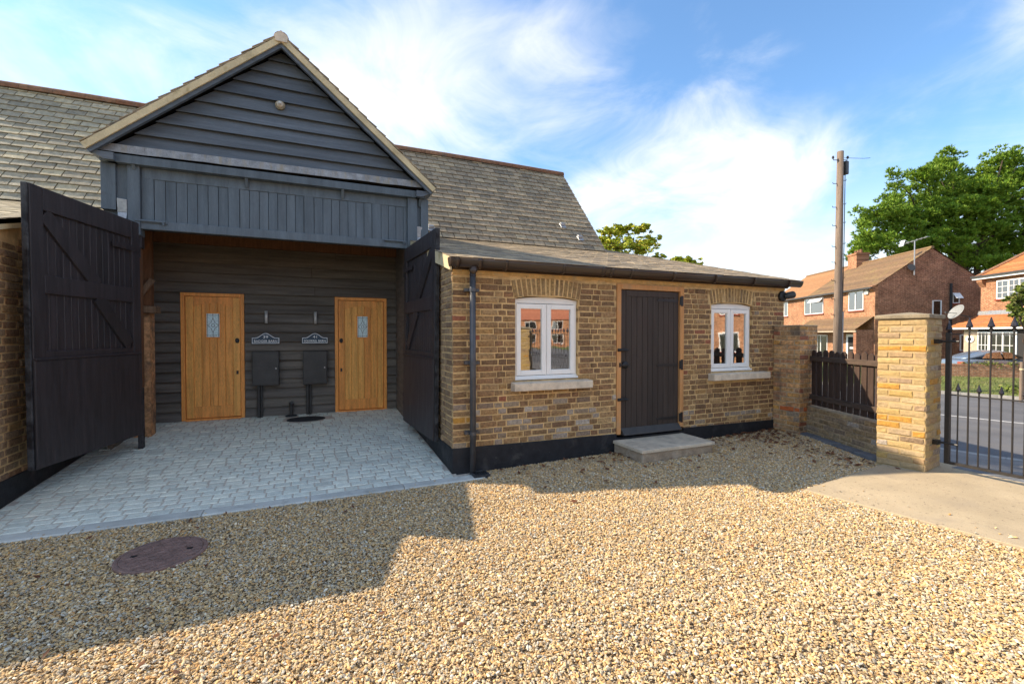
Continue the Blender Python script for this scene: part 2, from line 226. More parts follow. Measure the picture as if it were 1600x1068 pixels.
# ------------------------------------------------------------------ mesh helpers
class MB:
    def __init__(s): s.v = []; s.f = []
    def add(s, vs, fs):
        o = len(s.v); s.v += [tuple(x) for x in vs]; s.f += [tuple(i + o for i in f) for f in fs]; return s
    def box(s, a, b):
        x0, y0, z0 = (min(a[i], b[i]) for i in range(3)); x1, y1, z1 = (max(a[i], b[i]) for i in range(3))
        return s.add([(x0, y0, z0), (x1, y0, z0), (x1, y1, z0), (x0, y1, z0), (x0, y0, z1), (x1, y0, z1), (x1, y1, z1), (x0, y1, z1)],
                     [(0, 3, 2, 1), (4, 5, 6, 7), (0, 1, 5, 4), (1, 2, 6, 5), (2, 3, 7, 6), (3, 0, 4, 7)])
    def bar(s, p, q, w, h=None, up=(0, 0, 1)):
        p, q = V(p), V(q); h = w if h is None else h; d = (q - p).normalized(); u = V(up)
        if abs(d.dot(u)) > .98: u = V((0, 1, 0))
        x = d.cross(u).normalized() * w / 2; y = x.cross(d).normalized() * h / 2
        return s.add([p - x - y, p + x - y, p + x + y, p - x + y, q - x - y, q + x - y, q + x + y, q - x + y],
                     [(0, 3, 2, 1), (4, 5, 6, 7), (0, 1, 5, 4), (1, 2, 6, 5), (2, 3, 7, 6), (3, 0, 4, 7)])
    def tube(s, pts, r, n=10, cap=True):
        pts = [V(p) for p in pts]; rs = r if isinstance(r, (list, tuple)) else [r] * len(pts); o = len(s.v); ref = None
        for i, p in enumerate(pts):
            d = (pts[min(i + 1, len(pts) - 1)] - pts[max(i - 1, 0)]).normalized()
            a = V((0, 0, 1)) if abs(d.z) < .95 else V((1, 0, 0))
            x = d.cross(a).normalized(); y = d.cross(x).normalized()
            for k in range(n): s.v.append(tuple(p + (x * cos(2 * pi * k / n) + y * sin(2 * pi * k / n)) * rs[i]))
        for i in range(len(pts) - 1):
            for k in range(n):
                s.f.append((o + i * n + k, o + i * n + (k + 1) % n, o + (i + 1) * n + (k + 1) % n, o + (i + 1) * n + k))
        if cap:
            s.f.append(tuple(o + k for k in range(n))[::-1]); s.f.append(tuple(o + (len(pts) - 1) * n + k for k in range(n)))
        return s
    def lathe(s, prof, M=None, n=16):
        o = len(s.v); M = M or MX()
        for r, z in prof:
            for k in range(n): s.v.append(tuple(M @ V((r * cos(2 * pi * k / n), r * sin(2 * pi * k / n), z))))
        for i in range(len(prof) - 1):
            for k in range(n): s.f.append((o + i * n + k, o + i * n + (k + 1) % n, o + (i + 1) * n + (k + 1) % n, o + (i + 1) * n + k))
        s.f.append(tuple(o + k for k in range(n))[::-1]); s.f.append(tuple(o + (len(prof) - 1) * n + k for k in range(n)))
        return s
    def prism(s, poly, vec):
        n = len(poly); v = V(vec); P = [V(p) for p in poly]; s_ = [p + v for p in P]
        return s.add(P + s_, [tuple(range(n))[::-1], tuple(range(n, 2 * n))] + [(i, (i + 1) % n, n + (i + 1) % n, n + i) for i in range(n)])
    def xf(s, M): s.v = [tuple(M @ V(p)) for p in s.v]; return s
    def merge(s, o, M=None): return s.add([(M @ V(p)) if M else p for p in o.v], o.f)
    def mesh(s, name, smooth=False, fix=True):
        m = bpy.data.meshes.new(name); m.from_pydata(s.v, [], s.f)
        if fix:
            b = bmesh.new(); b.from_mesh(m); bmesh.ops.recalc_face_normals(b, faces=b.faces); b.to_mesh(m); b.free()
        if smooth:
            for p in m.polygons: p.use_smooth = True
        m.update(); return m
WM = {}
def link(name, data, parent=None, W=None, m=None):
    o = bpy.data.objects.new(name, data); COL.objects.link(o); W = W or MX()
    if parent is not None:
        o.parent = parent; o.matrix_basis = WM[parent.name].inverted() @ W
    else: o.matrix_basis = W
    WM[o.name] = W
    if m and data is not None and not data.materials: data.materials.append(MT[m])
    return o
def tag(o, label=None, cat=None, group=None, kind=None):
    if label: o['label'] = label
    if cat: o['category'] = cat
    if group: o['group'] = group
    if kind: o['kind'] = kind
    return o
def thing(name, label, cat, loc=(0, 0, 0), rz=0, group=None):
    return tag(link(name, None, None, MX.Translation(V(loc)) @ MX.Rotation(rz, 4, 'Z')), label, cat, group)
def piece(name, mb, m, parent=None, smooth=False, bevel=0, W=None, **t):
    """mesh given in world coordinates (or in W's frame); origin goes to its base centre"""
    xs = [p[0] for p in mb.v]; ys = [p[1] for p in mb.v]; z = min(p[2] for p in mb.v)
    c = V(((min(xs) + max(xs)) / 2, (min(ys) + max(ys)) / 2, z))
    mb.v = [(p[0] - c.x, p[1] - c.y, p[2] - c.z) for p in mb.v]
    o = link(name, mb.mesh(name, smooth), parent, (W or MX()) @ MX.Translation(c), m)
    if bevel:
        b = o.modifiers.new('bevel', 'BEVEL'); b.width = bevel; b.segments = 2; b.limit_method = 'ANGLE'
        b.harden_normals = False
    return tag(o, **t) if t else o
def rnd(a, b): return random.uniform(a, b)
def dist2cam(p): return (V(p) - CAM).length

# ---- bricks: unit meshes sharing data
BRICK = {}
def brick_unit(kind, L_, H_, D_=.05, var=4, key=None, rough=.0025):
    k = key or kind
    if k in BRICK: return BRICK[k]
    out = []
    for i in range(var):
        j = lambda a: rnd(-a, a)
        e = .007; mb = MB()
        x, z = L_ / 2, H_ / 2
        back = [(-x, D_, -z), (x, D_, -z), (x, D_, z), (-x, D_, z)]
        mid = [(sx_ * x + j(rough), e, sz * z + j(rough)) for sx_, sz in ((-1, -1), (1, -1), (1, 1), (-1, 1))]
        fr = [(sx_ * (x - e) + j(rough), j(rough), sz * (z - e) + j(rough)) for sx_, sz in ((-1, -1), (1, -1), (1, 1), (-1, 1))]
        mb.add(back + mid + fr, [(8, 9, 10, 11)] + [(4 + a, 4 + (a + 1) % 4, 8 + (a + 1) % 4, 8 + a) for a in range(4)] + [(a, (a + 1) % 4, 4 + (a + 1) % 4, 4 + a) for a in range(4)])
        out.append(mb)
    BRICK[k] = out; return out
MESHC = {}
def unit_mesh(mb, name, m):
    k = (id(mb), m)
    if k not in MESHC:
        me = mb.mesh(name); me.materials.append(MT[m]); MESHC[k] = me
    return MESHC[k]
def lay(o, u, n, length, z0, z1, openings=(), top=None, bond='flemish', course=.075, st=.215, hd=.1025, jt=.013, z_first=0.0, cutfn=None, jit=.004, seed=1, special=None, mats=('stock',), key='s', proud=.006):
    """list of (unit, matrix, material, apparent size) for a brick face; o = lower corner, u along wall, n outward"""
    rs = random.Random(seed); u, n = V(u), V(n); o = V(o); res = []
    B = MX((u.to_4d(), (-n).to_4d(), V((0, 0, 1, 0)), V((0, 0, 0, 1)))).transposed(); B[3][3] = 1
    for r_ in range(3): B[r_][3] = 0; B[3][r_] = 0
    for r_ in range(3): B[r_][0] = u[r_]; B[r_][1] = -n[r_]; B[r_][2] = (0, 0, 1)[r_]
    ci = 0; z = z0
    while z + course * .6 <= z1:
        zc = z + course / 2
        segs = [(0, length)]
        for (a, b, c, d) in openings:
            if zc > c and zc < d:
                ns = []
                for s0, s1 in segs:
                    if b <= s0 or a >= s1: ns.append((s0, s1))
                    else:
                        if a > s0: ns.append((s0, a))
                        if b < s1: ns.append((b, s1))
                segs = ns
        # sequence
        x = {'flemish': (0, -.17)[ci % 2], 'stretcher': (0, -.1125)[ci % 2], 'pier': (0, -.1125)[ci % 2]}[bond]; k = ci
        seq = []
        while x < length:
            if bond == 'flemish': isst = k % 2 == 0
            elif bond == 'pier': isst = True
            else: isst = True
            L_ = (st if isst else hd); w_ = L_ + rs.uniform(-.006, .006)
            seq.append((x, x + w_, isst)); x += w_ + jt; k += 1
        for (a, b, isst) in seq:
            for s0, s1 in segs:
                a2, b2 = max(a, s0), min(b, s1 - .001)
                if b2 - a2 < .03: continue
                xc = (a2 + b2) / 2
                if cutfn and not cutfn(xc, zc, b2 - a2): continue
                w_ = b2 - a2; H_ = course - jt + rs.uniform(-.003, .003)
                full = w_ > .16
                us = brick_unit('st' if full else 'hd', st if full else hd, .064, key=key + ('st' if full else 'hd'), rough=.0042)
                un = rs.choice(us)
                p = o + u * xc + V((0, 0, zc - o.z + 0)) ; p.z = zc
                p = p + n * (proud + rs.uniform(-.003, .004))
                M = MX.Translation(p) @ B @ MX.Rotation(rs.uniform(-.012, .012), 4, 'Y') @ MX.Diagonal((w_ / (st if full else hd), 1, H_ / .064, 1))
                m_ = rs.choice(mats)
                if special:
                    sm = special(xc, zc, rs)
                    if sm: m_ = sm
                dv = CAM - p; d = dv.length
                res.append((un, M, m_, w_ * H_ * max(.02, n.dot(dv) / d) / d ** 2, p))
        z += course; ci += 1
    return res
def in_view(p, margin=.12):
    d = V(p) - CAM; c_, s_ = cos(YAW), sin(YAW); f = s_ * d.x + c_ * d.y; r = c_ * d.x - s_ * d.y
    return f > .3 and abs(r / f) < 1.125 + margin and abs(d.z / f) < .76 + margin
def place(pieces, parent, name, stuffname, limit=300):
    pieces = sorted(pieces, key=lambda q: -(q[3] * (1 if in_view(q[4]) else .001)))
    for un, M, m_, a, p in pieces[:limit]:
        link(name, unit_mesh(un, name, m_), parent, M)
    rest = {}
    for un, M, m_, a, p in pieces[limit:]:
        rest.setdefault(m_, MB()).merge(un, M)
    for m_, mb in rest.items():
        o = link(stuffname, mb.mesh(stuffname), parent, MX(), m_); o['kind'] = 'stuff'
# slates
def slate_unit(key, w_, l_, t=.011):
    if 'lean' in key: t = .0035
    if key in BRICK: return BRICK[key]
    out = []
    for i in range(5):
        j = lambda a: rnd(-a, a)
        mb = MB(); x = w_ / 2
        p = [(-x + j(.003), j(.008), 0), (x + j(.003), j(.008), 0), (x, l_, 0), (-x, l_, 0)]
        mb.add(p + [(a, b, c + t + j(.0015)) for a, b, c in p], [(0, 3, 2, 1), (4, 5, 6, 7), (0, 1, 5, 4), (1, 2, 6, 5), (2, 3, 7, 6), (3, 0, 4, 7)])
        out.append(mb)
    BRICK[key] = out; return out
def slates(o, u, v, length, run, w_=.26, exp=.172, key='slate', mats=('slate',), seed=1, cut=None, lift=.012, step=.017):
    rs = random.Random(seed); u, v = V(u).normalized(), V(v).normalized(); n = u.cross(v).normalized()
    if n.z < 0: n = -n
    o = V(o); us = slate_unit(key, w_ - (.013 if step > .01 else .006), exp * 2.05); res = []
    r = 0
    while r * exp < run - exp * .3:
        x = -(r % 2) * w_ / 2
        while x < length:
            a, b = max(x, 0), min(x + w_, length)
            if b - a > .04:
                p = o + u * ((a + b) / 2) + v * (r * exp - .02 + rs.uniform(-.005, .005)) + n * (lift + rs.uniform(0, .004))
                if not cut or cut(p):
                    tilt = -math.atan(step / exp) + rs.uniform(-.008, .008) * (step > .01)
                    vv = v * cos(tilt) + n * sin(tilt); nn = n * cos(tilt) - v * sin(tilt)
                    uu = (u + v * rs.uniform(-.012, .012)).normalized()
                    lmax = (run - r * exp + .02) / (exp * 2.05)
                    M = MX(((uu.x, vv.x, nn.x, p.x), (uu.y, vv.y, nn.y, p.y), (uu.z, vv.z, nn.z, p.z), (0, 0, 0, 1))) @ MX.Diagonal(((b - a) / w_, min(1, max(.3, lmax)), 1, 1))
                    dv = CAM - p; d = dv.length
                    res.append((rs.choice(us), M, rs.choice(mats), (b - a) * exp * max(.02, n.dot(dv) / d) / d ** 2, p))
            x += w_
        r += 1
    return res
# ------------------------------------------------------------------ ground and street
def gz(x, y=None):
    b = .017 * max(0, min(x, 6))
    if y is not None: k = min(1, max(0, (-.35 - y) / .6)); b += k * (.014 * NZ.noise(V((x * .9, y * .9, 3))) + .007 * NZ.noise(V((x * 2.7, y * 2.7, 9))))
    return b
SO, SQ, SP = V((5.05, -2.4, 0)), V((.98, .2, 0)), V((-.2, .98, 0))
PROF = [(-60, -.12), (-.4, .02), (.3, .085), (3.4, -.30), (3.62, -.42), (9, -.47), (15.6, -.55), (17, -.47), (24, -.45), (60, -.5), (4000, -.5)]
def hq(q):
    for (a, za), (b, zb) in zip(PROF, PROF[1:]):
        if q <= b: return za + (zb - za) * max(0, (q - a) / (b - a))
    return -.5
def qp(q, p, dz=0): v = SO + SQ * q + SP * p; v.z = hq(q) + dz; return v
def strip(name, qs, ps, dz, m, thick=0, **t):
    mb = MB(); n = len(ps)
    for q in qs:
        for p in ps: mb.v.append(tuple(qp(q, p, dz)))
    for i in range(len(qs) - 1):
        for k in range(n - 1): mb.f.append((i * n + k, i * n + k + 1, (i + 1) * n + k + 1, (i + 1) * n + k))
    return link(name, mb.mesh(name), None, MX(), m) if not t else tag(link(name, mb.mesh(name), None, MX(), m), **t)
far = [-1500, -300, -80, -30, -12, -6, 0, 6, 12, 20, 30, 60, 150, 400, 1500]
strip('ground', [-1500, -400, -100, -40, -12, -8, -4, -.4, .3, 3.4, 3.62, 9, 15.6, 17, 24, 60, 200, 600, 1500], far, -.10, 'soil', kind='structure')
near = [-60, -30, -18, -12, -8, -4, 0, 4, 8, 14, 22, 40, 70]
strip('footway', [.38, 1.2, 2, 3.36], near, .006, 'footway', kind='structure')
strip('road', [3.55, 5, 7, 9, 12, 15.55], near, .006, 'asphalt', kind='structure')
strip('verge', [15.75, 16.4, 17, 19, 21, 24, 30], near, .03, 'verge', kind='structure')
rl = tag(link('road_line', None, None, MX.Translation(qp(9.1, 0))), 'white dashed centre line painted on the grey road beyond the gate', 'road line')
for p in range(-24, 40, 6):
    mb = MB(); mb.add([qp(9.05, p, .012), qp(9.15, p, .012), qp(9.15, p + 4.6, .012), qp(9.05, p + 4.6, .012)], [(0, 1, 2, 3)]); link('dash', mb.mesh('dash'), rl, MX(), 'roadpaint')
for qn, lab in ((3.38, 'near'), (15.55, 'far')):
    kb = link('kerb', None, None, MX.Translation(qp(qn, 0))); kb['kind'] = 'structure'
    for i in range(-14, 26):
        mb = MB(); a, b = i * .92, i * .92 + .91; zt = .055 if lab == 'near' else .12
        zb0 = -.5 if lab == 'near' else -.62
        P = [qp(qn, a), qp(qn + .16, a), qp(qn + .16, b), qp(qn, b)]; zz_ = (-.29 if lab == 'near' else -.435) + rnd(-.004, .004)
        mb.add([(q.x, q.y, zb0) for q in P] + [(q.x, q.y, zz_) for q in P], [(4, 5, 6, 7), (0, 1, 5, 4), (1, 2, 6, 5), (2, 3, 7, 6), (3, 0, 4, 7)])
        link('kerb_stone', mb.mesh('kerb_stone'), kb, MX(), 'kerbstone')
# verge grass blades (uncountable)
mb = MB(); rs = random.Random(3)
for i in range(9000):
    q, p = rs.uniform(15.9, 24), rs.uniform(-6, 16); b = qp(q, p, .03); h = rs.uniform(.04, .13); a = rs.uniform(0, 6.3); x = V((cos(a), sin(a), 0)) * .012; l = V((rs.uniform(-.05, .05), rs.uniform(-.05, .05), h))
    mb.add([b - x, b + x, b + l], [(0, 1, 2)])
tag(link('verge_grass', mb.mesh('verge_grass', fix=False), None, MX(), 'grass'), 'rough short grass growing on the verge across the road', 'grass', kind='stuff')

# gravel bed sheet and concrete drive
mb = MB(); xs = [-12, -8, -6] + [-5 + .26 * i for i in range(40)] + [5.4]; ys = [-16, -9, -6] + [-5 + .25 * i for i in range(20)] + [.02]; n_ = len(xs)
for y in ys:
    for x in xs: mb.v.append((x, y, gz(x, y) - .012))
for i in range(len(ys) - 1):
    for k in range(n_ - 1): mb.f.append((i * n_ + k, i * n_ + k + 1, (i + 1) * n_ + k + 1, (i + 1) * n_ + k))
tag(link('gravel_bed', mb.mesh('gravel_bed'), None, MX(), 'gravelbed'), kind='structure')
CONC = [(3.08, -2.10), (3.32, -3.6), (3.75, -6.5), (4.1, -9.4), (5.25, -9.4), (5.42, -2.05), (4.95, -1.92)]
def in_poly(x, y, P):
    c_ = False; j = len(P) - 1
    for i in range(len(P)):
        if (P[i][1] > y) != (P[j][1] > y) and x < (P[j][0] - P[i][0]) * (y - P[i][1]) / (P[j][1] - P[i][1]) + P[i][0]: c_ = not c_
        j = i
    return c_
mb = MB(); mb.prism([(x, y, gz(x) - .06) for x, y in CONC], (0, 0, .078))
tag(piece('concrete_drive', mb, 'concrete', bevel=.006), kind='structure')
mb = MB()
for i in range(9):
    y0 = -2.36 - i * .72; mb.box((5.26, y0 - .71, -.05), (5.48, y0, .112 + rnd(-.002, .002)))
tag(piece('gate_threshold', mb, 'greyslab', bevel=.004), kind='structure')

# ------------------------------------------------------------------ paving ramp
PX0, PX1, PY0, PY1 = -4.13, -.005, -.275, 3.78
def rampz(y): return .002 + .0570 * (y - PY0)
pav = link('paving', None, None, MX.Translation((-2, 1.7, rampz(1.7)))); pav['kind'] = 'structure'
mb = MB(); mb.prism([(PX0, PY0, -.1), (PX0, PY0, rampz(PY0) - .002), (PX0, PY1, rampz(PY1) - .002), (PX0, PY1, -.1)], (PX1 - PX0 + .03, 0, 0)); link('paving_bed', mb.mesh('paving_bed'), pav, MX(), 'joint')
mb = MB(); mb.box((-.01, PY0, -.1), (.32, -.012, .0)); link('paving_bed', mb.mesh('paving_bed'), pav, MX(), 'joint')
ex = -5.4
for i, L_ in enumerate((1.15, .9, .92, .9, .92, .915)):
    mb = MB(); x0, x1 = ex, min(ex + L_, .33); jt = rnd(-.003, .003)
    mb.prism([(x0 + .004, PY0 - .012 + jt, -.08), (x0 + .004, PY0 - .012 + jt, .006), (x0 + .004, PY0 + .002, .014), (x0 + .004, PY0 + .145, .016), (x0 + .004, PY0 + .145, -.08)], (x1 - x0 - .008, 0, 0))
    piece('edging_stone', mb, 'edging', pav, bevel=.003); ex += L_
us = []
for i in range(4):
    m_ = MB(); x, y = .5, .0515; e = .008; j = lambda: rnd(-.003, .003)
    bot = [(-x, -y, -.03), (x, -y, -.03), (x, y, -.03), (-x, y, -.03)]
    mid = [(sx_ * x, sy * y + j(), -.006) for sx_, sy in ((-1, -1), (1, -1), (1, 1), (-1, 1))]
    top = [(sx_ * (x - .05) + j() * 4, sy * (y - e) + j(), j() * .5) for sx_, sy in ((-1, -1), (1, -1), (1, 1), (-1, 1))]
    m_.add(bot + mid + top, [(8, 9, 10, 11)] + [(4 + a, 4 + (a + 1) % 4, 8 + (a + 1) % 4, 8 + a) for a in range(4)] + [(a, (a + 1) % 4, 4 + (a + 1) % 4, 4 + a) for a in range(4)])
    us.append(m_)
COVERS = [((-1.62, 3.30), .30, .17), ((-1.86, 3.62), .1, .07), ((-.0, 3.5), .06, .04)]
def setts():
    rs = random.Random(5); res = []; y = PY0 + .155
    while y < PY1 - .05:
        x = PX0 + .02 - rs.uniform(0, .12); yc = y + .056
        while x < PX1:
            w_ = rs.choice((.13, .15, .16, .18)); a, b = max(x, PX0 + .02), min(x + w_ - .012, PX1 - .02)
            ok = b - a > .045
            for (c0, rx, ry) in COVERS[:2]:
                if ((max(a, min(c0[0], b)) - c0[0]) / (rx + .01)) ** 2 + ((yc - c0[1]) / (ry + .045)) ** 2 < 1: ok = False
            if ok:
                p = V(((a + b) / 2, yc, rampz(yc) + .004 + rs.uniform(-.003, .003)))
                M = MX.Translation(p) @ MX.Rotation(.057 + rs.uniform(-.012, .012), 4, 'X') @ MX.Rotation(rs.uniform(-.015, .015), 4, 'Y') @ MX.Rotation(rs.uniform(-.02, .02), 4, 'Z') @ MX.Diagonal((b - a, 1, 1, 1))
                d = dist2cam(p); res.append((rs.choice(us), M, 'sett', (b - a) / d ** 3, p))
            x += w_
        y += .1155
    return res
place(setts(), pav, 'sett', 'sett_field', 300)
def disc(name, c, rx, ry, z, m, label, cat, rzs=0, slope=0, pattern=False):
    t = thing(name, label, cat, (c[0], c[1], z))
    T = MX.Translation((c[0], c[1], z)) @ MX.Rotation(slope, 4, 'X')
    mb = MB().lathe([(1, -.03), (1, .004), (.97, .008), (.90, .008), (.895, .004), (0.88, .004)], MX.Diagonal((rx, ry, 1, 1)), 40); piece('rim', mb, m, t, W=T)
    mb = MB().lathe([(.885, -.02), (.885, .007), (.87, .009)], MX.Diagonal((rx, ry, 1, 1)), 40); lid = piece('lid', mb, m, t, W=T)
    if pattern:
        mb = MB(); st = .062; k = -7
        for i in range(-7, 8):
            for j in range(-7, 8):
                x, y = i * st, j * st
                if (x / rx) ** 2 + (y / ry) ** 2 < .68: mb.box((x - .024, y - .024, .008), (x + .024, y + .024, .0125))
        piece('tread', mb, m, lid, W=T @ MX.Rotation(.5, 4, 'Z'), kind='stuff')
        for sx_ in (-.6, .6):
            mb = MB(); mb.box((sx_ * rx - .02, -.012, .0095), (sx_ * rx + .02, .012, .0135)); piece('keyhole', mb, 'ironblack', lid, W=T)
    return t
disc('manhole_cover', (-2.53, -1.02), .285, .285, .012, 'rustiron', 'round rusty brown patterned manhole cover set in the gravel', 'manhole cover', pattern=True)
disc('drain_cover', COVERS[0][0], .30, .165, rampz(3.30) + .006, 'darkiron', 'larger oval dark drain cover in the paving below the meter cabinets', 'drain cover', slope=.057)
disc('drain_cover', COVERS[1][0], .095, .07, rampz(3.62) + .006, 'darkiron', 'smaller dark drain cover in the paving under the standpipe', 'drain cover', slope=.057)
# ------------------------------------------------------------------ gravel (uncountable): stones instanced on points
def gravel():
    rs = random.Random(11); pts = []
    def add(x0, x1, y0, y1, dens):
        n = int((x1 - x0) * (y1 - y0) * dens)
        for _ in range(n):
            x, y = rs.uniform(x0, x1), rs.uniform(y0, y1)
            if y > PY0 - .014 and -5.42 < x < .335: continue
            if y > -.035: continue
            if y > -.05 + (x - 5.36) * -9 and x > 5.30: continue
            if x > 4.85 and x > 5.62 + (y + .4) * .49 - .13: continue
            if in_poly(x, y, CONC) and not (in_poly(x - .04, y, CONC) is False and rs.random() < .5): continue
            if (x + 2.53) ** 2 + (y + 1.02) ** 2 < .278 ** 2: continue
            if 2.25 < x < 3.46 and y > -.63: continue
            if not in_view((x, y, 0), .6): continue
            if (V((x, y, 0)) - CAM).length > 9.5: continue
            if rs.random() < .22 * max(0, NZ.noise(V((x * 1.4, y * 1.4, 21))) * 2): continue
            pts.append((x, y, gz(x, y) + rs.uniform(-.008, .006)))
    add(-6.5, 5.4, -5.2, 0, 10500)
    # a few strays on paving edge and concrete
    for _ in range(120):
        x = rs.uniform(3.1, 3.6); y = rs.uniform(-4.6, -2.1)
        if in_poly(x, y, CONC) and rs.random() < .6: pts.append((x, y, gz(x) + .024))
    for _ in range(25): pts.append((rs.uniform(-4, .2), PY0 + rs.random() ** 2 * .1, .018))
    me = bpy.data.meshes.new('gravel'); me.from_pydata(pts, [], [])
    o = link('gravel', me, None, MX()); tag(o, 'loose golden and grey pea gravel spread over the courtyard', 'gravel', kind='stuff')
    g = bpy.data.node_groups.new('gravel_stones', 'GeometryNodeTree')
    g.interface.new_socket('Geometry', in_out='INPUT', socket_type='NodeSocketGeometry'); g.interface.new_socket('Geometry', in_out='OUTPUT', socket_type='NodeSocketGeometry')
    nn = g.nodes.new; L = g.links.new
    gi, go = nn('NodeGroupInput'), nn('NodeGroupOutput')
    join = nn('GeometryNodeJoinGeometry')
    for k in range(6):
        ic = nn('GeometryNodeMeshIcoSphere'); ic.inputs['Radius'].default_value = 1; ic.inputs['Subdivisions'].default_value = 2
        nz = nn('ShaderNodeTexNoise'); nz.noise_dimensions = '4D'; nz.inputs['W'].default_value = k * 5.3; nz.inputs['Scale'].default_value = .85; nz.inputs['Detail'].default_value = 1.5
        sub = nn('ShaderNodeVectorMath'); sub.operation = 'SUBTRACT'; sub.inputs[1].default_value = (.5, .5, .5); L(nz.outputs['Color'], sub.inputs[0])
        sc = nn('ShaderNodeVectorMath'); sc.operation = 'SCALE'; sc.inputs['Scale'].default_value = 2.0; L(sub.outputs[0], sc.inputs[0])
        sp = nn('GeometryNodeSetPosition'); L(ic.outputs[0], sp.inputs['Geometry']); L(sc.outputs[0], sp.inputs['Offset'])
        tr = nn('GeometryNodeTransform'); tr.inputs['Scale'].default_value = [(1.15, .78, .42), (1.0, .85, .55), (1.35, .66, .40), (1.0, .8, .36), (.9, .8, .6), (1.5, .6, .38)][k]; L(sp.outputs[0], tr.inputs[0])
        sm = nn('GeometryNodeSetMaterial'); sm.inputs['Material'].default_value = MT['stone']; L(tr.outputs[0], sm.inputs[0])
        gt = nn('GeometryNodeGeometryToInstance'); L(sm.outputs[0], gt.inputs[0]); L(gt.outputs[0], join.inputs[0])
    iop = nn('GeometryNodeInstanceOnPoints'); iop.inputs['Pick Instance'].default_value = True
    L(gi.outputs[0], iop.inputs['Points']); L(join.outputs[0], iop.inputs['Instance'])
    ri = nn('FunctionNodeRandomValue'); ri.data_type = 'INT'; ri.inputs[4].default_value = 0; ri.inputs[5].default_value = 5; L(ri.outputs[2], iop.inputs['Instance Index'])
    rr = nn('FunctionNodeRandomValue'); rr.data_type = 'FLOAT_VECTOR'; rr.inputs[0].default_value = (-.55, -.55, 0); rr.inputs[1].default_value = (.55, .55, 6.283); L(rr.outputs[0], iop.inputs['Rotation'])
    rsc = nn('FunctionNodeRandomValue'); rsc.data_type = 'FLOAT'; rsc.inputs[2].default_value = 0; rsc.inputs[3].default_value = 1
    pw = nn('ShaderNodeMath'); pw.operation = 'POWER'; pw.inputs[1].default_value = 2.2; L(rsc.outputs[1], pw.inputs[0])
    ma = nn('ShaderNodeMath'); ma.operation = 'MULTIPLY_ADD'; ma.inputs[1].default_value = .0082; ma.inputs[2].default_value = .0038; L(pw.outputs[0], ma.inputs[0])
    L(ma.outputs[0], iop.inputs['Scale']); L(iop.outputs[0], go.inputs[0])
    md = o.modifiers.new('stones', 'NODES'); md.node_group = g
defm('stone', [(0.626, 0.3903, 0.1522), (0.7189, 0.488, 0.2169), (0.4638, 0.3143, 0.1569), (0.7885, 0.5963, 0.3322), (0.5682, 0.3361, 0.1199), (0.3826, 0.3035, 0.2031), (0.6726, 0.4228, 0.166), (0.8372, 0.7263, 0.4983), (0.5218, 0.3361, 0.1477), (0.2898, 0.2222, 0.1477), (0.742, 0.5095, 0.2307), (0.603, 0.3035, 0.09234), (0.4638, 0.3903, 0.2767), (0.6609, 0.4552, 0.2123), (0.7305, 0.4987, 0.2215), (0.4342, 0.393, 0.318), (0.7895, 0.7189, 0.5673), (0.2763, 0.2396, 0.1805), (0.5921, 0.4793, 0.3094), (0.3552, 0.3163, 0.2493)], .8, (60, .3, 4), spec=.35)
gravel()
# fallen leaves
mb = MB(); rs = random.Random(21)
for i in range(640):
    if i < 270: x, y = rs.gauss(4.9, .4), rs.uniform(-1.7, -.1) * rs.random()
    elif i < 470:
        x = rs.uniform(.5, 5.0); y = -abs(rs.gauss(.05, .5)) - .03
    elif i < 560: x, y = rs.gauss(4.72, .22), rs.gauss(-1.6, .25)
    else: x, y = rs.uniform(-4, 3), rs.uniform(-3, -.3)
    if x > 5.4 or (x > 4.7 and x > 5.3 + (y + .4) * .49) or (2.25 < x < 3.46 and y > -.63) or y > -.03 or (y > PY0 and x < .3): continue
    s_ = rs.uniform(.02, .046) * (1 if i < 560 else .7); a = rs.uniform(0, 6.3); z = gz(x, y) + rs.uniform(.012, .028)
    M = MX.Translation((x, y, z)) @ MX.Rotation(a, 4, 'Z') @ MX.Rotation(rs.uniform(-.6, .6), 4, 'X') @ MX.Rotation(rs.uniform(-.4, .4), 4, 'Y')
    mb.add([M @ V(p) for p in ((-s_, 0, 0), (0, -s_ * .5, .004), (s_, 0, .01), (0, s_ * .5, .004))], [(0, 1, 2, 3)])
tag(link('fallen_leaves', mb.mesh('fallen_leaves', fix=False), None, MX(), 'deadleaf'), 'scattered dry brown leaves lying on the gravel near the brick wall', 'leaves', kind='stuff')

# ------------------------------------------------------------------ brick outbuilding (right)
OB = thing('brick_outbuilding', 'low yellow-brown brick outbuilding with slate roof, white windows and plank door', 'building', (2.8, .1, 0))
OBX = 5.67
W1 = (.795, 1.70, 1.07, 2.09); W2 = (4.05, 4.93, 1.07, 2.095); DR = (2.305, 3.495, .1, 2.335)
# wall core, split round the openings, mortar face at Y=0
def core(xs, zs, holes, y0, y1, m, parent, name='wall'):
    mb = MB()
    for i in range(len(xs) - 1):
        for k in range(len(zs) - 1):
            xc, zc = (xs[i] + xs[i + 1]) / 2, (zs[k] + zs[k + 1]) / 2
            if any(h[0] < xc < h[1] and h[2] < zc < h[3] for h in holes): continue
            mb.box((xs[i], y0, zs[k]), (xs[i + 1], y1, zs[k + 1]))
    b = link(name, mb.mesh(name, fix=True), parent, MX(), m); return b
wx = sorted([0.0, OBX, W1[0], W1[1], W2[0], W2[1], DR[0], DR[1]]); wz = sorted([-.1, 2.47, W1[2], W1[3] + .03, W2[2], W2[3] + .031, DR[2], DR[3]])
holes = [(W1[0], W1[1], W1[2], W1[3] + .03), (W2[0], W2[1], W2[2], W2[3] + .031), DR]
core(wx, wz, holes, 0, .22, 'mortar', OB)
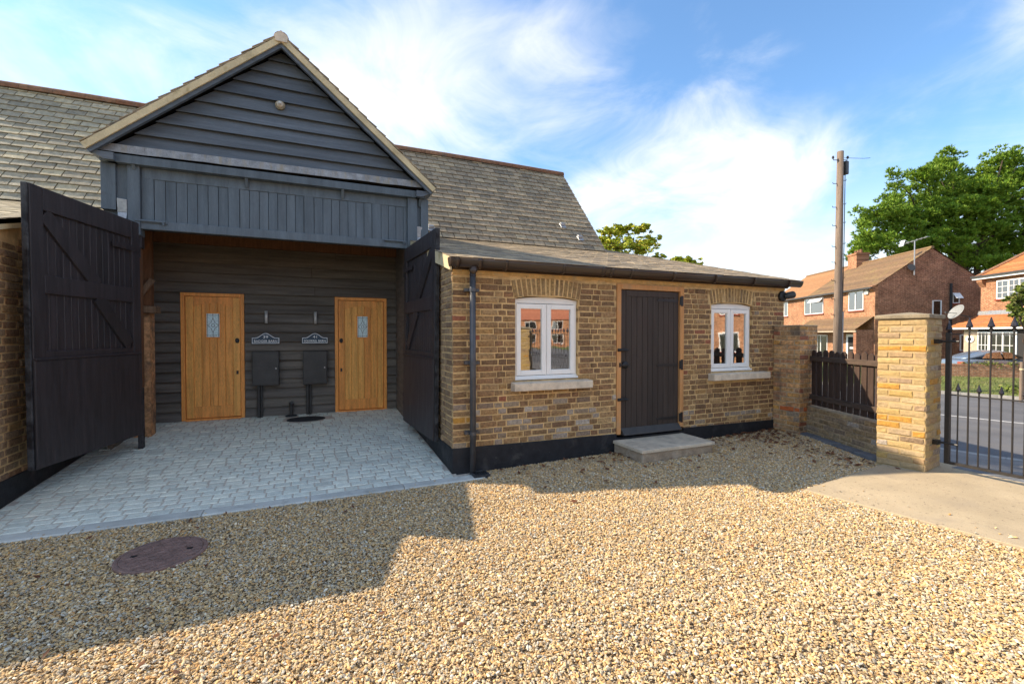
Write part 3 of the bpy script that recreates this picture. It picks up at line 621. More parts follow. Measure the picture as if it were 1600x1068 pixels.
mb = MB(); mb.prism([(0, .22, -.1), (0, 3.7, -.1), (0, 3.7, 3.45), (0, .22, 2.54)], (.2, 0, 0)); link('wall', mb.mesh('wall'), OB, MX(), 'mortar')
mb = MB(); mb.prism([(OBX - .2, .22, -.1), (OBX - .2, 5.1, -.1), (OBX - .2, 5.1, 3.8), (OBX - .2, .22, 2.5)], (.2, 0, 0)); link('wall', mb.mesh('wall'), OB, MX(), 'mortar')
mb = MB(); mb.box((.2, 5.0, -.1), (OBX - .2, 5.1, 3.75)); link('wall', mb.mesh('wall'), OB, MX(), 'mortar')
mb = MB(); mb.box((.2, .5, .15), (OBX - .2, 4.9, .2)); link('room_floor', mb.mesh('room_floor'), OB, MX(), 'room')
def arch(wn, seed):
    rs = random.Random(seed); x0, x1 = wn[0], wn[1]; xc = (x0 + x1) / 2; hw = (x1 - x0) / 2; zb = wn[3] + .005; n = 15; rise = .045
    res = []
    for i in range(n):
        t = (i + .5) / n * 2 - 1; a = t * .22
        xb = xc + t * (hw + .015); z0 = zb + rise * (1 - t * t) - .004; h = .218 + .0 * t
        un = rs.choice(brick_unit('arch', .050, .214, key='arch'))
        M = MX.Translation((xb + sin(a) * h / 2, -.007 + rs.uniform(-.003, .003), z0 + h / 2)) @ MX.Rotation(a, 4, 'Y') @ MX.Diagonal((1.02 + abs(t) * .05, 1, 1, 1))
        link('arch_brick', unit_mesh(un, 'arch_brick', 'archbrick'), OB, M)
    mb = MB(); pl = [(x0 - .02, -.001, zb - .03)]
    top = []
    for i in range(13):
        t = i / 12 * 2 - 1; top.append((xc + t * (hw + .055), -.003, zb + rise * (1 - t * t) + .222))
    bot = [(xc + t * hw, -.003, zb + rise * (1 - t * t) - .005) for t in [i / 6 - 1 for i in range(13)]]
    mb.prism(top + bot[::-1], (0, .2, 0)); link('arch_mortar', mb.mesh('arch_mortar'), OB, MX(), 'mortar')
defm('archbrick', [(0.2344, 0.1501, 0.0659), (0.3247, 0.2084, 0.08963), (0.2705, 0.1667, 0.07646), (0.3787, 0.2417, 0.09886), (0.2164, 0.1417, 0.0725)], .92, (30, .45, 6), fine=(140, .3), grime=((.30, .23, .14), 8, .52, .68, .5), bump=(80, .9, .005))
arch(W1, 4); arch(W2, 5)
opens = [(W1[0], W1[1], W1[2] - .005, W1[3] + .0), (W2[0], W2[1], W2[2] - .005, W2[3]), DR,
         (.735, 1.855, .935, 1.055), (3.99, 5.22, .915, 1.05)]
for wn in (W1, W2):
    for k in range(4):
        za = .22 + .075 * int((wn[3] - .22) / .075 + .35 + k); c_ = (wn[0] + wn[1]) / 2; hw = (wn[1] - wn[0]) / 2 + .015 + max(0, za + .04 - wn[3]) * .23
        opens.append((c_ - hw, c_ + hw, za, za + .075))
def obspecial(x, z, rs):
    if abs(x - .1) < .12 and .58 < z < .64: return 'orangebrick'
    if z < .80 and x < 2.3 and rs.random() < .30: return 'stockpale'
    if z < .55 and rs.random() < .35: return 'stockpale'
    if 4.9 < x and z > .9 and rs.random() < .05: return 'stockpale'
    if rs.random() < .012: return 'redmut'
defm('redmut', [(0.286, 0.11, 0.0605)], .9, (30, .35, 5), fine=(140, .25), bump=(80, .9, .004))
P = lay((0, 0, 0), (1, 0, 0), (0, -1, 0), OBX, .22, 2.36, opens, seed=3, special=obspecial)
P += lay((0, 3.7, 0), (0, -1, 0), (-1, 0, 0), 3.7, .22, 2.52, seed=8, special=lambda x, z, rs: 'sidebrick', cutfn=lambda x, z, w_: x > .9)
defm('sidebrick', [(0.2346, 0.1518, 0.08556), (0.3174, 0.207, 0.1104), (0.1932, 0.1214, 0.07176), (0.3864, 0.2553, 0.138), (0.276, 0.1725, 0.09384)], .9, (35, .4, 5), fine=(160, .25), grime=((.33, .25, .16), 9, .58, .72, .5), bump=(90, .9, .004))
place(P, OB, 'brick', 'brickwork')
# mortar strip under the gutter, plinth
mb = MB(); n = 24
for i in range(n):
    x0, x1 = OBX * i / n, OBX * (i + 1) / n
    if not (x1 > 99): mb.box((x0 - .004 * (i == 0), -.014 - rnd(0, .006), 2.358 + rnd(-.012, .008)), (x1, .01, 2.475))
piece('mortar_band', mb, 'mortarband', OB)
mb = MB()
def plz(x): return .308 - .0115 * x
for a, b in ((-.016, DR[0] - .0), (DR[1], OBX)):
    mb.prism([(a, -.02, -.1), (b, -.02, -.1), (b, -.02, plz(b)), (a, -.02, plz(a))], (0, .05, 0))
mb.prism([(DR[0], -.02, -.1), (DR[1], -.02, -.1), (DR[1], -.02, .225), (DR[0], -.02, .225)], (0, .25, 0))
mb.prism([(-.016, .03, -.1), (-.016, 3.7, -.1), (-.016, 3.7, .308), (-.016, .03, .308)], (.03, 0, 0))
piece('plinth', mb, 'plinth', OB, bevel=.006)
def window(wn, name_):
    x0, x1, z0, z1 = wn; yf = .045; xc = (x0 + x1) / 2
    # outer frame with a cambered head
    wi = link('window', None, OB, MX.Translation((xc, yf, z0)))
    mb = MB(); f = .042
    mb.box((x0 + .003, yf, z0 + .05), (x0 + f, yf + .07, z1)); mb.box((x1 - f - .006, yf, z0 + .05), (x1 - .003, yf + .07, z1))
    mb.box((x0 + .0, yf - .012, z0 + .002), (x1 - .0, yf + .07, z0 + .052))
    piece('frame', mb, 'upvc', wi, bevel=.004)
    top = [(x0 + (x1 - x0) * i / 12, yf - .004, z1 - .008 + .036 * (1 - (i / 6 - 1) ** 2)) for i in range(13)]
    mb = MB(); mb.prism([(x0 - .0, yf - .004, z1 - .055)] + top + [(x1, yf - .004, z1 - .055)], (0, .07, 0)); piece('head', mb, 'upvcwarm', wi, bevel=.003)
    mb = MB(); mb.box((x0 - .002, yf - .045, z0 + .006), (x1 + .002, yf + .03, z0 + .03)); piece('sill_trim', mb, 'upvc', wi, bevel=.003)
    for a, b in ((x0 + .03, xc - .004), (xc + .004, x1 - .034)):
        s_ = .062; za, zb = z0 + .058, z1 - .062; ys = yf - .016
        mb = MB(); mb.box((a, ys, za), (a + s_, ys + .06, zb)); mb.box((b - s_, ys, za), (b, ys + .06, zb)); mb.box((a + s_, ys, za), (b - s_, ys + .06, za + s_)); mb.box((a + s_, ys, zb - s_), (b - s_, ys + .06, zb))
        piece('sash', mb, 'upvc', wi, bevel=.005)
        mb = MB(); mb.box((a + s_ - .004, ys + .024, za + s_ - .004), (b - s_ + .004, ys + .032, zb - s_ + .004)); piece('pane', mb, 'glass', wi)
    mb = MB(); mb.box((xc - .012, yf, z0 + .05), (xc + .012, yf + .05, z1 - .06)); piece('mullion', mb, 'upvc', wi)
    mb = MB(); mb.box((x0 - .1, .6, z0 - .2), (x1 + .1, .62, z1 + .2)); mb.box((x0 - .1, .22, z0 - .2), (x0 - .08, .6, z1 + .2)); mb.box((x1 + .08, .22, z0 - .2), (x1 + .1, .6, z1 + .2)); piece('dark_backing', mb, 'room', wi)  # dark-coloured box standing in for the unlit room behind the panes
window(W1, 1); window(W2, 2)
for (a, b, z0, z1, pr) in ((.735, 1.85, .938, 1.058, .13), (3.99, 5.20, .935, 1.055, .13)):
    mb = MB(); mb.prism([(a, -pr, z0 + .012), (a, -pr, z1 - .012), (a, .05, z1), (a, .05, z0)], (b - a, 0, 0)); piece('sill', mb, 'sillstone', OB, bevel=.008)
# plank door
x0, x1, z0, z1 = DR; dr = link('door', None, OB, MX.Translation(((x0 + x1) / 2, .05, z0)))
mb = MB(); fw = .07
mb.box((x0 + .002, -.02, .268), (x0 + fw, .09, z1 - .002)); mb.box((x1 - fw, -.02, .29), (x1 - .002, .09, z1 - .002)); mb.box((x0 + fw, -.02, z1 - fw), (x1 - fw, .09, z1 - .002))
piece('door_frame', mb, 'doorframe', dr, bevel=.004)
L0, L1 = x0 + fw + .006, x1 - fw - .006; zb, zt = .305, z1 - fw - .008
n = 11; wd = (L1 - L0) / n
for i in range(n):
    mb = MB(); a = L0 + i * wd; e = .006; y = .010 + rnd(-.0015, .0015)
    zt2 = zt if i in (0, n - 1) else zt - .085
    mb.prism([(a + .0015, y + .02, zb), (a + .0015, y + e, zb), (a + e, y, zb), (a + wd - e, y, zb), (a + wd - .0015, y + e, zb), (a + wd - .0015, y + .02, zb)], (0, 0, zt2 - zb)); piece('plank', mb, 'planks', dr)
mb = MB(); mb.box((L0 + wd, .004, zt - .083), (L1 - wd, .03, zt)); piece('top_rail', mb, 'planks', dr, bevel=.003)
mb = MB(); mb.box((L0, .028, zb), (L1, .045, zt)); piece('ledge', mb, 'underlay', dr)
mb = MB(); mb.prism([(L0 + .01, -.075, zb - .045), (L0 + .01, -.07, zb - .03), (L0 + .01, .008, zb + .045), (L0 + .01, .008, zb - .045)], (L1 - L0 - .012, 0, 0)); piece('weather_bar', mb, 'cabinet', dr, bevel=.003)
for hz_ in (2.13, 1.20, .43):
    mb = MB(); mb.prism([(L1 - .40, .002, hz_ - .014), (L1 - .40, .002, hz_ + .014), (L1 - .02, .002, hz_ + .024), (L1 - .02, .002, hz_ - .024)], (0, .012, 0)); mb.tube([(L1 + .012, -.012, hz_ - .06), (L1 + .012, -.012, hz_ + .06)], .013, 8); mb.box((L1 + .015, -.028, hz_ - .075), (L1 + .055, -.019, hz_ + .075))
    piece('hinge', mb, 'ironblack', dr)
for bz in (1.43, .75):
    mb = MB(); mb.box((L0 - .065, -.032, bz - .02), (L0 + .085, -.002, bz + .02)); mb.tube([(L0 - .07, -.035, bz), (L0 + .10, -.035, bz)], .012, 8); piece('bolt', mb, 'ironblack', dr)
mb = MB(); mb.box((L0 - .04, -.032, 1.195), (L0 - .02, -.004, 1.255)); mb.lathe([(.05, 0), (.05, .02), (.03, .035), (.012, .05)], MX.Translation((L0 + .075, .008, 1.22)) @ MX.Rotation(R(90), 4, 'X'), 14); mb.bar((L0 - .035, -.03, 1.225), (L0 + .12, -.035, 1.22), .018, .018); piece('latch', mb, 'ironblack', dr)
# roof: slabs, slates, gutter, downpipe
TANP = .262; LA = math.atan(TANP)
def lz(y): return 2.52 + TANP * (y + .15)
RX0, RX1 = -.05, 5.74
mb = MB()
mb.prism([(RX0, -.16, lz(-.16) - .05), (RX0, -.16, lz(-.16)), (RX0, 4.0, lz(4.0)), (RX0, 4.0, lz(4.0) - .05)], (RX1 - RX0, 0, 0)); mb.prism([(4.84, 3.9, lz(3.9) - .05), (4.84, 3.9, lz(3.9) - .002), (4.84, 5.25, lz(5.25)), (4.84, 5.25, lz(5.25) - .05)], (RX1 - 4.84, 0, 0))
rf = piece('roof', mb, 'underlay', OB)
vdir = V((0, cos(LA), sin(LA)))
S = slates((RX0 - .03, -.19, lz(-.19) + .004), (1, 0, 0), vdir, RX1 - RX0 + .06, 4.35, seed=31, exp=.19, key='leanslate', step=.004, lift=.005)
S += slates((4.85, 4.0, lz(4.0) + .004), (1, 0, 0), vdir, RX1 + .03 - 4.85, 1.3, seed=32, exp=.19, key='leanslate', step=.004, lift=.005)
mb = MB()
for un, M, m_, a, p in S: mb.merge(un, M)
o = link('slate_courses', mb.mesh('slate_courses'), rf, MX(), 'slate'); o['kind'] = 'stuff'
mb = MB(); mb.prism([(RX0 - .025, -.14, lz(-.14) - .15), (RX0 - .025, -.14, lz(-.14) - .0), (RX0 - .025, 3.7, lz(3.7) - .0), (RX0 - .025, 3.7, lz(3.7) - .15)], (.025, 0, 0)); piece('verge_board', mb, 'cream', OB, bevel=.003)
mb = MB(); mb.box((RX0, -.028, 2.40), (OBX + .06, -.0, 2.53)); piece('fascia', mb, 'gutter', OB)
def gut_ring(x0, x1, r, th, y=-.135, z=2.515):
    mb = MB(); n = 14; prof = []
    for i in range(n + 1):
        a = pi + pi * i / n; prof.append((y + r * cos(a), z + r * 1.55 * sin(a)))
    inn = [(y + (r - th) * cos(pi + pi * i / n), z + (r - th) * 1.55 * sin(pi + pi * i / n)) for i in range(n + 1)]
    P_ = prof + inn[::-1]
    o = len(mb.v); m2 = len(P_)
    mb.v += [(x0, a, b) for a, b in P_] + [(x1, a, b) for a, b in P_]
    for i in range(m2): mb.f.append((i, (i + 1) % m2, m2 + (i + 1) % m2, m2 + i))
    for e in (0, m2):
        for i in range(n): mb.f.append((e + i, e + i + 1, e + m2 - 2 - i, e + m2 - 1 - i))
    return mb
gt = piece('gutter', gut_ring(-.06, 5.86, .066, .006), 'gutter', OB, smooth=False)
for p_ in gt.data.polygons: p_.use_smooth = True
for gx, gw in ((.0, .05), (.27, .05), (.60, .035), (1.38, .035), (1.97, .05), (2.1, .05), (2.42, .035), (3.15, .035), (3.95, .035), (4.75, .035), (5.55, .05)):
    o = piece('bracket', gut_ring(gx - gw / 2, gx + gw / 2, .074, .008), 'gutter', gt, smooth=True)
mb = MB(); mb.lathe([(.066, 0), (.07, .02), (.05, .028)], MX.Translation((-.055, -.135, 2.515)) @ MX.Diagonal((1, 1, 1.55, 1)) @ MX.Rotation(R(-90), 4, 'Y'), 18); mb.v = [(a, b, min(c, 2.517)) for a, b, c in mb.v]; piece('stop_end', mb, 'gutter', gt)
dp = link('downpipe', None, OB, MX.Translation((.21, -.10, 0)))
mb = MB(); mb.tube([(.21, -.105, .045), (.21, -.105, 2.40)], .036, 18); o = piece('pipe', mb, 'downpipe', dp, smooth=False)
for p_ in o.data.polygons: p_.use_smooth = len(p_.vertices) == 4
mb = MB(); mb.tube([(.21, -.135, 2.43), (.21, -.125, 2.37), (.21, -.105, 2.33)], [.048, .046, .042], 16); piece('outlet', mb, 'gutter', dp, smooth=True)
for zc in (2.16, 1.31, .49):
    mb = MB(); mb.tube([(.21, -.105, zc - .02), (.21, -.105, zc + .02)], .042, 16); mb.box((.12, -.085, zc - .015), (.30, -.055, zc + .015)); mb.box((.13, -.06, zc - .02), (.29, .0, zc + .02)); piece('clip', mb, 'downpipe', dp)
gy = thing('drain_gully', 'small dark square drain gully at the foot of the downpipe', 'drain', (.25, -.16, .02))
mb = MB(); c0 = (.27, -.17); s_ = .095
for a, b in (((-s_, -s_), (s_, -s_ + .02)), ((-s_, s_ - .02), (s_, s_)), ((-s_, -s_ + .02), (-s_ + .02, s_ - .02)), ((s_ - .02, -s_ + .02), (s_, s_ - .02))): mb.box((c0[0] + a[0], c0[1] + a[1], -.02), (c0[0] + b[0], c0[1] + b[1], .04))
piece('rim', mb, 'darkiron', gy, bevel=.003)
mb = MB()
for i in range(5): mb.box((c0[0] - .07 + i * .03, c0[1] - .075, .01), (c0[0] - .055 + i * .03, c0[1] + .075, .03))
piece('grate', mb, 'darkiron', gy)
sl = thing('security_light', 'black cylindrical wall light at the right end of the outbuilding', 'wall light', (5.68, -.08, 2.26))
mb = MB(); mb.lathe([(.085, 0), (.085, .035), (.06, .05)], MX.Translation((5.60, -.006, 2.27)) @ MX.Rotation(R(90), 4, 'X'), 18); piece('base', mb, 'ironblack', sl, smooth=False)
mb = MB(); Ml = MX.Translation((5.62, -.06, 2.27)) @ MX.Rotation(R(78), 4, 'Y') @ MX.Rotation(R(20), 4, 'X'); mb.lathe([(.03, -.02), (.055, .02), (.06, .13), (.05, .15)], Ml, 16); piece('head', mb, 'cabinet', sl, smooth=False)
mb = MB(); mb.lathe([(.045, .151), (.035, .158)], Ml, 14); piece('lens', mb, 'steel', sl)
# doorstep
ds = thing('doorstep', 'pale stone slab doorstep on a rendered base below the plank door', 'step', (2.85, -.33, .05))
mb = MB(); mb.box((2.262, -.612, -.02), (3.438, -.022, .158)); piece('base', mb, 'stepside', ds, bevel=.01)
mb = MB(); mb.box((2.24, -.632, .160), (3.46, -.024, .202)); piece('slab', mb, 'stepslab', ds, bevel=.006)
# ------------------------------------------------------------------ timber barn
BN = thing('timber_barn', 'large dark weatherboarded barn with slate roof, gabled porch and open double doors', 'barn', (-1.9, 3, 0))
GY = 2.2; GX0, GX1 = -3.92, .21; GC = -1.875; APZ = 5.75; EVZ = 3.93
GT = (APZ - EVZ) / 2.125
def board(x0a, x1a, x0b, x1b, z0, z1, y, m, parent, name='weatherboard', th=.018, lap=.050, seg=9):
    """one lapped board facing -Y: bottom edge x0a..x1a at z0, top edge x0b..x1b at z1"""
    mb = MB(); ph = rnd(0, 50)
    for i in range(seg + 1):
        t = i / seg; xa, xb = x0a + (x1a - x0a) * t, x0b + (x1b - x0b) * t
        wv = (NZ.noise(V((xa * 1.3, ph, 0)))) * .006; wz_ = NZ.noise(V((xa * .9, ph, 5))) * .004
        mb.v += [(xa, y - lap - wv, z0 + wz_), (xb, y + .008 - wv * .3, z1 + .012), (xb, y + th + .008, z1 + .012), (xa, y - lap + th - wv, z0 + wz_)]
    for i in range(seg):
        a = i * 4
        for k in range(4): mb.f.append((a + k, a + (k + 1) % 4, a + 4 + (k + 1) % 4, a + 4 + k))
    mb.f += [(0, 1, 2, 3), tuple(seg * 4 + k for k in (3, 2, 1, 0))]
    return piece(name, mb, m, parent)
# gable weatherboards
mb = MB(); mb.prism([(GX0 + .12, GY - .02, EVZ + .02), (GX1 - .05, GY - .02, EVZ + .02), (GC, GY - .02, APZ - .12)], (0, .06, 0)); piece('gable_frame', mb, 'underlay', BN)
z = 4.02; i = 0
def hwid(z): return (APZ - .10 - z) / GT
while z < APZ - .2:
    z1 = min(z + rnd(.178, .192), APZ - .12); a, b = hwid(z), max(.02, hwid(z1 + .012))
    board(GC - a, GC + a, GC - b, GC + b, z, z1, GY - .03, 'gable', BN); z = z1; i += 1
# lead-capped ledge under the gable boards
for xa, xb in ((-3.97, -3.42), (-3.425, -1.95), (-1.955, -.62), (-.625, .15)):
    mb = MB(); n = 12
    for k in range(n + 1):
        x = xa + (xb - xa) * k / n; j = NZ.noise(V((x * 3, 1, 0))) * .012; za = 3.915 + (x + 3.97) * .010
        mb.v += [(x, GY - .14 - j * .6, za - .0 + j), (x, GY - .135 - j * .4, za + .10 + j * .3), (x, GY - .03, za + .135), (x, GY - .03, za + .125), (x, GY - .128, za + .09), (x, GY - .13, za + .004 + j)]
    for k in range(n):
        for c_ in range(6): mb.f.append((k * 6 + c_, k * 6 + (c_ + 1) % 6, (k + 1) * 6 + (c_ + 1) % 6, (k + 1) * 6 + c_))
    mb.f += [tuple(range(6)), tuple(n * 6 + c_ for c_ in range(6))[::-1]]
    piece('lead_flashing', mb, 'lead', BN)
mb = MB(); mb.box((GX0 + .01, GY - .12, 3.80), (GX1 - .06, GY - .0, 3.905)); piece('ledge_beam', mb, 'panel', BN, bevel=.004)
for bx in (-3.60, -2.35, -1.1, .06):
    mb = MB(); mb.prism([(bx, GY - .10, 3.80), (bx, GY - .0, 3.80), (bx, GY - .0, 3.68), (bx, GY - .025, 3.68), (bx, GY - .08, 3.77)], (.04, 0, 0)); piece('bracket', mb, 'panel', BN, bevel=.004)
# framing of the boarded panel
BZ0, BZ1 = 3.005, 3.12
mb = MB(); mb.box((-3.62, GY - .035, BZ0), (-.10, GY + .10, BZ1)); piece('lintel', mb, 'panel', BN, bevel=.006)
mb = MB(); mb.box((-3.52, GY - .012, 3.66), (-.12, GY + .05, 3.80)); piece('top_rail', mb, 'panel', BN, bevel=.004)
for xa, xb, za, pr, y1 in ((-3.925, -3.775, 3.22, .045, .1), (-3.655, -3.525, 2.92, .06, .12), (-.115, .035, 2.92, .06, .12), (.095, .215, 3.0, .045, .1)):
    mb = MB(); mb.box((xa, GY - pr, za), (xb, GY + y1, 3.81)); piece('post', mb, 'panel', BN, bevel=.005)
mb = MB(); mb.box((-3.775, GY + .0, 3.05), (-3.655, GY + .05, 3.81)); mb.box((.035, GY, 3.0), (.095, GY + .05, 3.81)); mb.box((-3.92, GY + .04, 2.9), (-3.655, GY + .09, 3.3)); piece('infill_board', mb, 'panel', BN)
x = -3.525; k = 0
while x < -.125:
    wd = rnd(.112, .122) if k % 8 else .135; x2 = min(x + wd, -.117); y = GY + rnd(-.002, .002) - (.012 if k in (0, 8, 16, 24) else 0)
    mb = MB(); e = .005; mb.prism([(x + .002, y + .03, BZ1 - .01), (x + .002, y + e, BZ1 - .01), (x + e, y, BZ1 - .01), (x2 - e, y, BZ1 - .01), (x2 - .002, y + e, BZ1 - .01), (x2 - .002, y + .03, BZ1 - .01)], (0, 0, 3.67 - BZ1)); piece('plank', mb, 'panel', BN); x = x2; k += 1
mb = MB(); mb.box((-3.52, GY + .031, 3.0), (-.12, GY + .06, 3.8)); piece('panel_back', mb, 'underlay', BN)
for hx in (-3.40, -.30):   # hold-back bolts on the lintel
    mb = MB(); mb.box((hx - .16, GY - .052, 3.085), (hx + .16, GY - .036, 3.125)); mb.tube([(hx - .18, GY - .06, 3.105), (hx + .14, GY - .06, 3.105)], .012, 8); mb.tube([(hx + .12, GY - .06, 3.105), (hx + .12, GY - .06, 3.06)], .012, 8); piece('bolt', mb, 'panel', BN)
for xx, yy in ((-3.715, GY - .03), (.063, GY - .03)):
    mb = MB(); mb.prism([(xx - .05, yy, 3.20), (xx + .05, yy, 3.20), (xx + .052, yy - .02, 3.36), (xx - .05, yy - .02, 3.37)], (0, .02, 0)); mb.prism([(xx - .03, yy - .025, 3.10), (xx + .045, yy - .02, 3.10), (xx + .05, yy - .0, 3.20), (xx - .05, yy, 3.20)], (0, .02, 0)); piece('lead_apron', mb, 'galv', BN, bevel=.004)
# roof of the porch gable
for sgn, nm in ((-1, 'l'), (1, 'r')):
    ex_ = GC + sgn * 2.13; dirv = V((-sgn * 2.13, 0, APZ - EVZ)).normalized(); nn_ = V((sgn * (APZ - EVZ), 0, 2.13)).normalized()
    o0 = V((ex_, 1.98, EVZ - .0)); L_ = sqrt(2.13 ** 2 + (APZ - EVZ) ** 2)
    mb = MB(); a, b = o0, o0 + dirv * L_; t = nn_ * .03; mb.prism([a, b, b + t, a + t], (0, 3.7, 0)); r_ = piece('porch_roof', mb, 'underlay', BN)
    S = slates(o0 + nn_ * .034 + V((0, -.045 if sgn < 0 else 3.72, 0)), (0, 1, 0) if sgn < 0 else (0, -1, 0), dirv, 3.76, L_, seed=40 + sgn, exp=.172)
    mb = MB()
    for un, M, m_, ar, p in S: mb.merge(un, M)
    o = link('slate_courses', mb.mesh('slate_courses'), r_, MX(), 'slate'); o['kind'] = 'stuff'
    # bargeboard and soffit
    mb = MB(); d_ = nn_ * -.078; a2 = o0 + V((0, -.045, 0)) - dirv * .02; b2 = o0 + dirv * (L_ + .0) + V((0, -.045, 0)); a2, b2 = a2 + nn_ * .028, b2 + nn_ * .028; a3, b3 = a2 + d_, b2 + d_
    a3 = a3 + dirv * .0; b3.x = GC; b3.z = b2.z - .078 / cos(math.atan(GT)); b2.x = GC
    mb.prism([a2, b2, b3, a3], (0, .026, 0)); piece('bargeboard', mb, 'cream', BN, bevel=.003)
    mb = MB(); a4, b4 = a3 + nn_ * .03 + V((0, .026, 0)), b3 + V((0, .026, .03)); mb.prism([a4, b4, b4 + V((0, 0, -.09)), a4 - nn_ * .075], (0, .05, 0)); piece('soffit_strip', mb, 'gable', BN)
    # side wall of the porch box
    xw = GX0 if sgn < 0 else GX1 - .05
    mb = MB(); mb.box((xw, GY + .101, 3.0), (xw + .05, 4.2, EVZ + .05)); piece('porch_side', mb, 'panel', BN)
    mb = MB(); mb.prism([(ex_ - sgn * .00, 2.0, EVZ - .04), (ex_ - sgn * .26, 2.0, EVZ - .04), (ex_ - sgn * .26, 2.0, EVZ - .13), (ex_ - sgn * .17, 2.0, EVZ - .13)], (0, 2.0, 0)); piece('eave_box', mb, 'gable', BN)
def ridge_tile(p, q, r, parent, m='terracotta', name='ridge_tile'):
    p, q = V(p), V(q); d = (q - p).normalized(); s_ = V((0, 0, 1)).cross(d).normalized(); mb = MB(); n = 8; vs_ = []
    for e, rr in ((p, r), (q, r * .97)):
        for i in range(n + 1):
            a = -.25 + (pi + .5) * i / n; vs_.append(e + s_ * rr * cos(a) + V((0, 0, 1)) * rr * sin(a))
        for i in range(n + 1):
            a = -.25 + (pi + .5) * (n - i) / n; vs_.append(e + s_ * (rr - .018) * cos(a) + V((0, 0, 1)) * (rr - .018) * sin(a))
    m2 = 2 * (n + 1); mb.v = [tuple(x) for x in vs_]
    for i in range(m2): mb.f.append((i, (i + 1) % m2, m2 + (i + 1) % m2, m2 + i))
    for e in (0, m2):
        for i in range(n): mb.f.append((e + i, e + i + 1, e + m2 - 2 - i, e + m2 - 1 - i))
    return piece(name, mb, m, parent)
for i in range(8): ridge_tile((GC, 1.96 + i * .46, APZ - .015), (GC, 1.96 + i * .46 + .455, APZ - .013), .095, BN)
mb = MB(); mb.prism([(GC - .07, 1.915, APZ - .085), (GC + .07, 1.915, APZ - .085), (GC + .085, 1.915, APZ - .0), (GC, 1.915, APZ + .065), (GC - .085, 1.915, APZ - .0)], (0, .05, 0)); piece('ridge_end', mb, 'sillstone', BN)
# main roof
MT_ = 1.193; MA = math.atan(MT_); EY, EZ = 3.86, 3.60; RY, RZ = 5.92, 6.05; MX0, MX1 = -9.0, 4.82
mv = V((0, RY - EY, RZ - EZ)).normalized(); run = sqrt((RY - EY) ** 2 + (RZ - EZ) ** 2)
mb = MB(); mb.prism([(MX0, EY, EZ - .03), (MX0, RY, RZ - .03), (MX0, 2 * RY - EY, EZ - .03), (MX0, 2 * RY - EY - .1, EZ - .1), (MX0, RY, RZ - .13), (MX0, EY + .05, EZ - .1)], (MX1 - MX0, 0, 0)); mr_ = piece('main_roof', mb, 'underlay', BN)
def porch_cut(p): return abs(p.x - GC) > max(0, (APZ - p.z) / GT) - .12
S = slates((GX1 - .1, EY, EZ), (1, 0, 0), mv, MX1 - GX1 + .12, run, seed=50, cut=porch_cut)
S2 = slates((-7.2, EY, EZ), (1, 0, 0), mv, 7.2 + GX0 + 1.9, run, seed=51, cut=porch_cut, mats=('slateleft',), key='slateL')
S3 = slates((GX0 + 1.9, EY, EZ), (1, 0, 0), mv, GX1 - GX0 - 2.0, run, seed=52, cut=porch_cut)
place(S + S2 + S3, mr_, 'slate', 'slate_field')
x = MX0
while x < MX1 - .05:
    x2 = min(x + .455, MX1 + .02); zz0 = NZ.noise(V((x * .3, 3, 0))) * .03; zz1 = NZ.noise(V((x2 * .3, 3, 0))) * .03
    if x > -7.5: ridge_tile((x, RY, RZ - .02 + zz0), (x2 - .004, RY, RZ - .018 + zz1), .10, mr_)
    x = x2
mb = MB(); mb.prism([(MX1 - .07, EY + .06, EZ - .1), (MX1 - .07, RY, RZ - .13), (MX1 - .07, 2 * RY - EY - .1, EZ - .1), (MX1 - .07, 2 * RY - EY - .1, -.1), (MX1 - .07, EY + .06, -.1)], (-.1, 0, 0)); mb.box((-8.9, 7.6, -.1), (MX1 - .2, 7.7, 3.55)); mb.prism([(-8.9, EY + .06, EZ - .1), (-8.9, RY, RZ - .13), (-8.9, 2 * RY - EY - .1, EZ - .1), (-8.9, 2 * RY - EY - .1, -.1), (-8.9, EY + .06, -.1)], (.1, 0, 0)); piece('wall', mb, 'mortar', BN)
for vx, vy in ((.70, 3.98), (3.95, 4.35), (4.27, 4.08)):     # little lead slate vents
    vz = EZ + (vy - EY) * MT_ + .02
    mb = MB(); mb.prism([(vx - .055, vy - .02, vz + .02), (vx - .055, vy - .03, vz + .07), (vx - .055, vy + .05, vz + .11), (vx - .055, vy + .07, vz + .09)], (.11, 0, 0)); mb.prism([(vx - .07, vy - .06, vz - .05), (vx - .07, vy + .05, vz + .075), (vx - .07, vy + .045, vz + .085), (vx - .07, vy - .065, vz - .04)], (.14, 0, 0)); piece('roof_vent', mb, 'galv', mr_, bevel=.004)
# porch recess: back wall boards, sides, ceiling
BY = 3.75; D1 = (-3.46, -2.57, .24, 2.32); D2 = (-1.142, -.228, .23, 2.32); BX0, BX1 = -3.90, .17
mb = MB(); mb.box((BX0 - .2, BY + .03, -.05), (BX1 + .3, BY + .12, 3.55)); mb.box((BX0 - .06, GY + .1, 3.30), (BX1 + .06, BY + .03, 3.36)); piece('back_frame', mb, 'underlay', BN)
mb = MB(); mb.box((BX0 - .05, GY + .12, -.05), (BX0 - .0, BY + .02, 3.30)); piece('porch_lining', mb, 'backboard', BN)
mb = MB(); mb.box((-.055, GY + .125, -.05), (-.020, BY - .03, 3.30)); piece('porch_lining', mb, 'backboard', BN)
mb = MB(); mb.box((BX0, BY - .12, 3.10), (BX1, BY - .03, 3.30)); piece('inner_beam', mb, 'browntimber', BN, bevel=.006)
rowz = [.235 + (2.326 - .235) * i / 13 for i in range(14)]
while rowz[-1] < 3.1: rowz.append(rowz[-1] + .163)
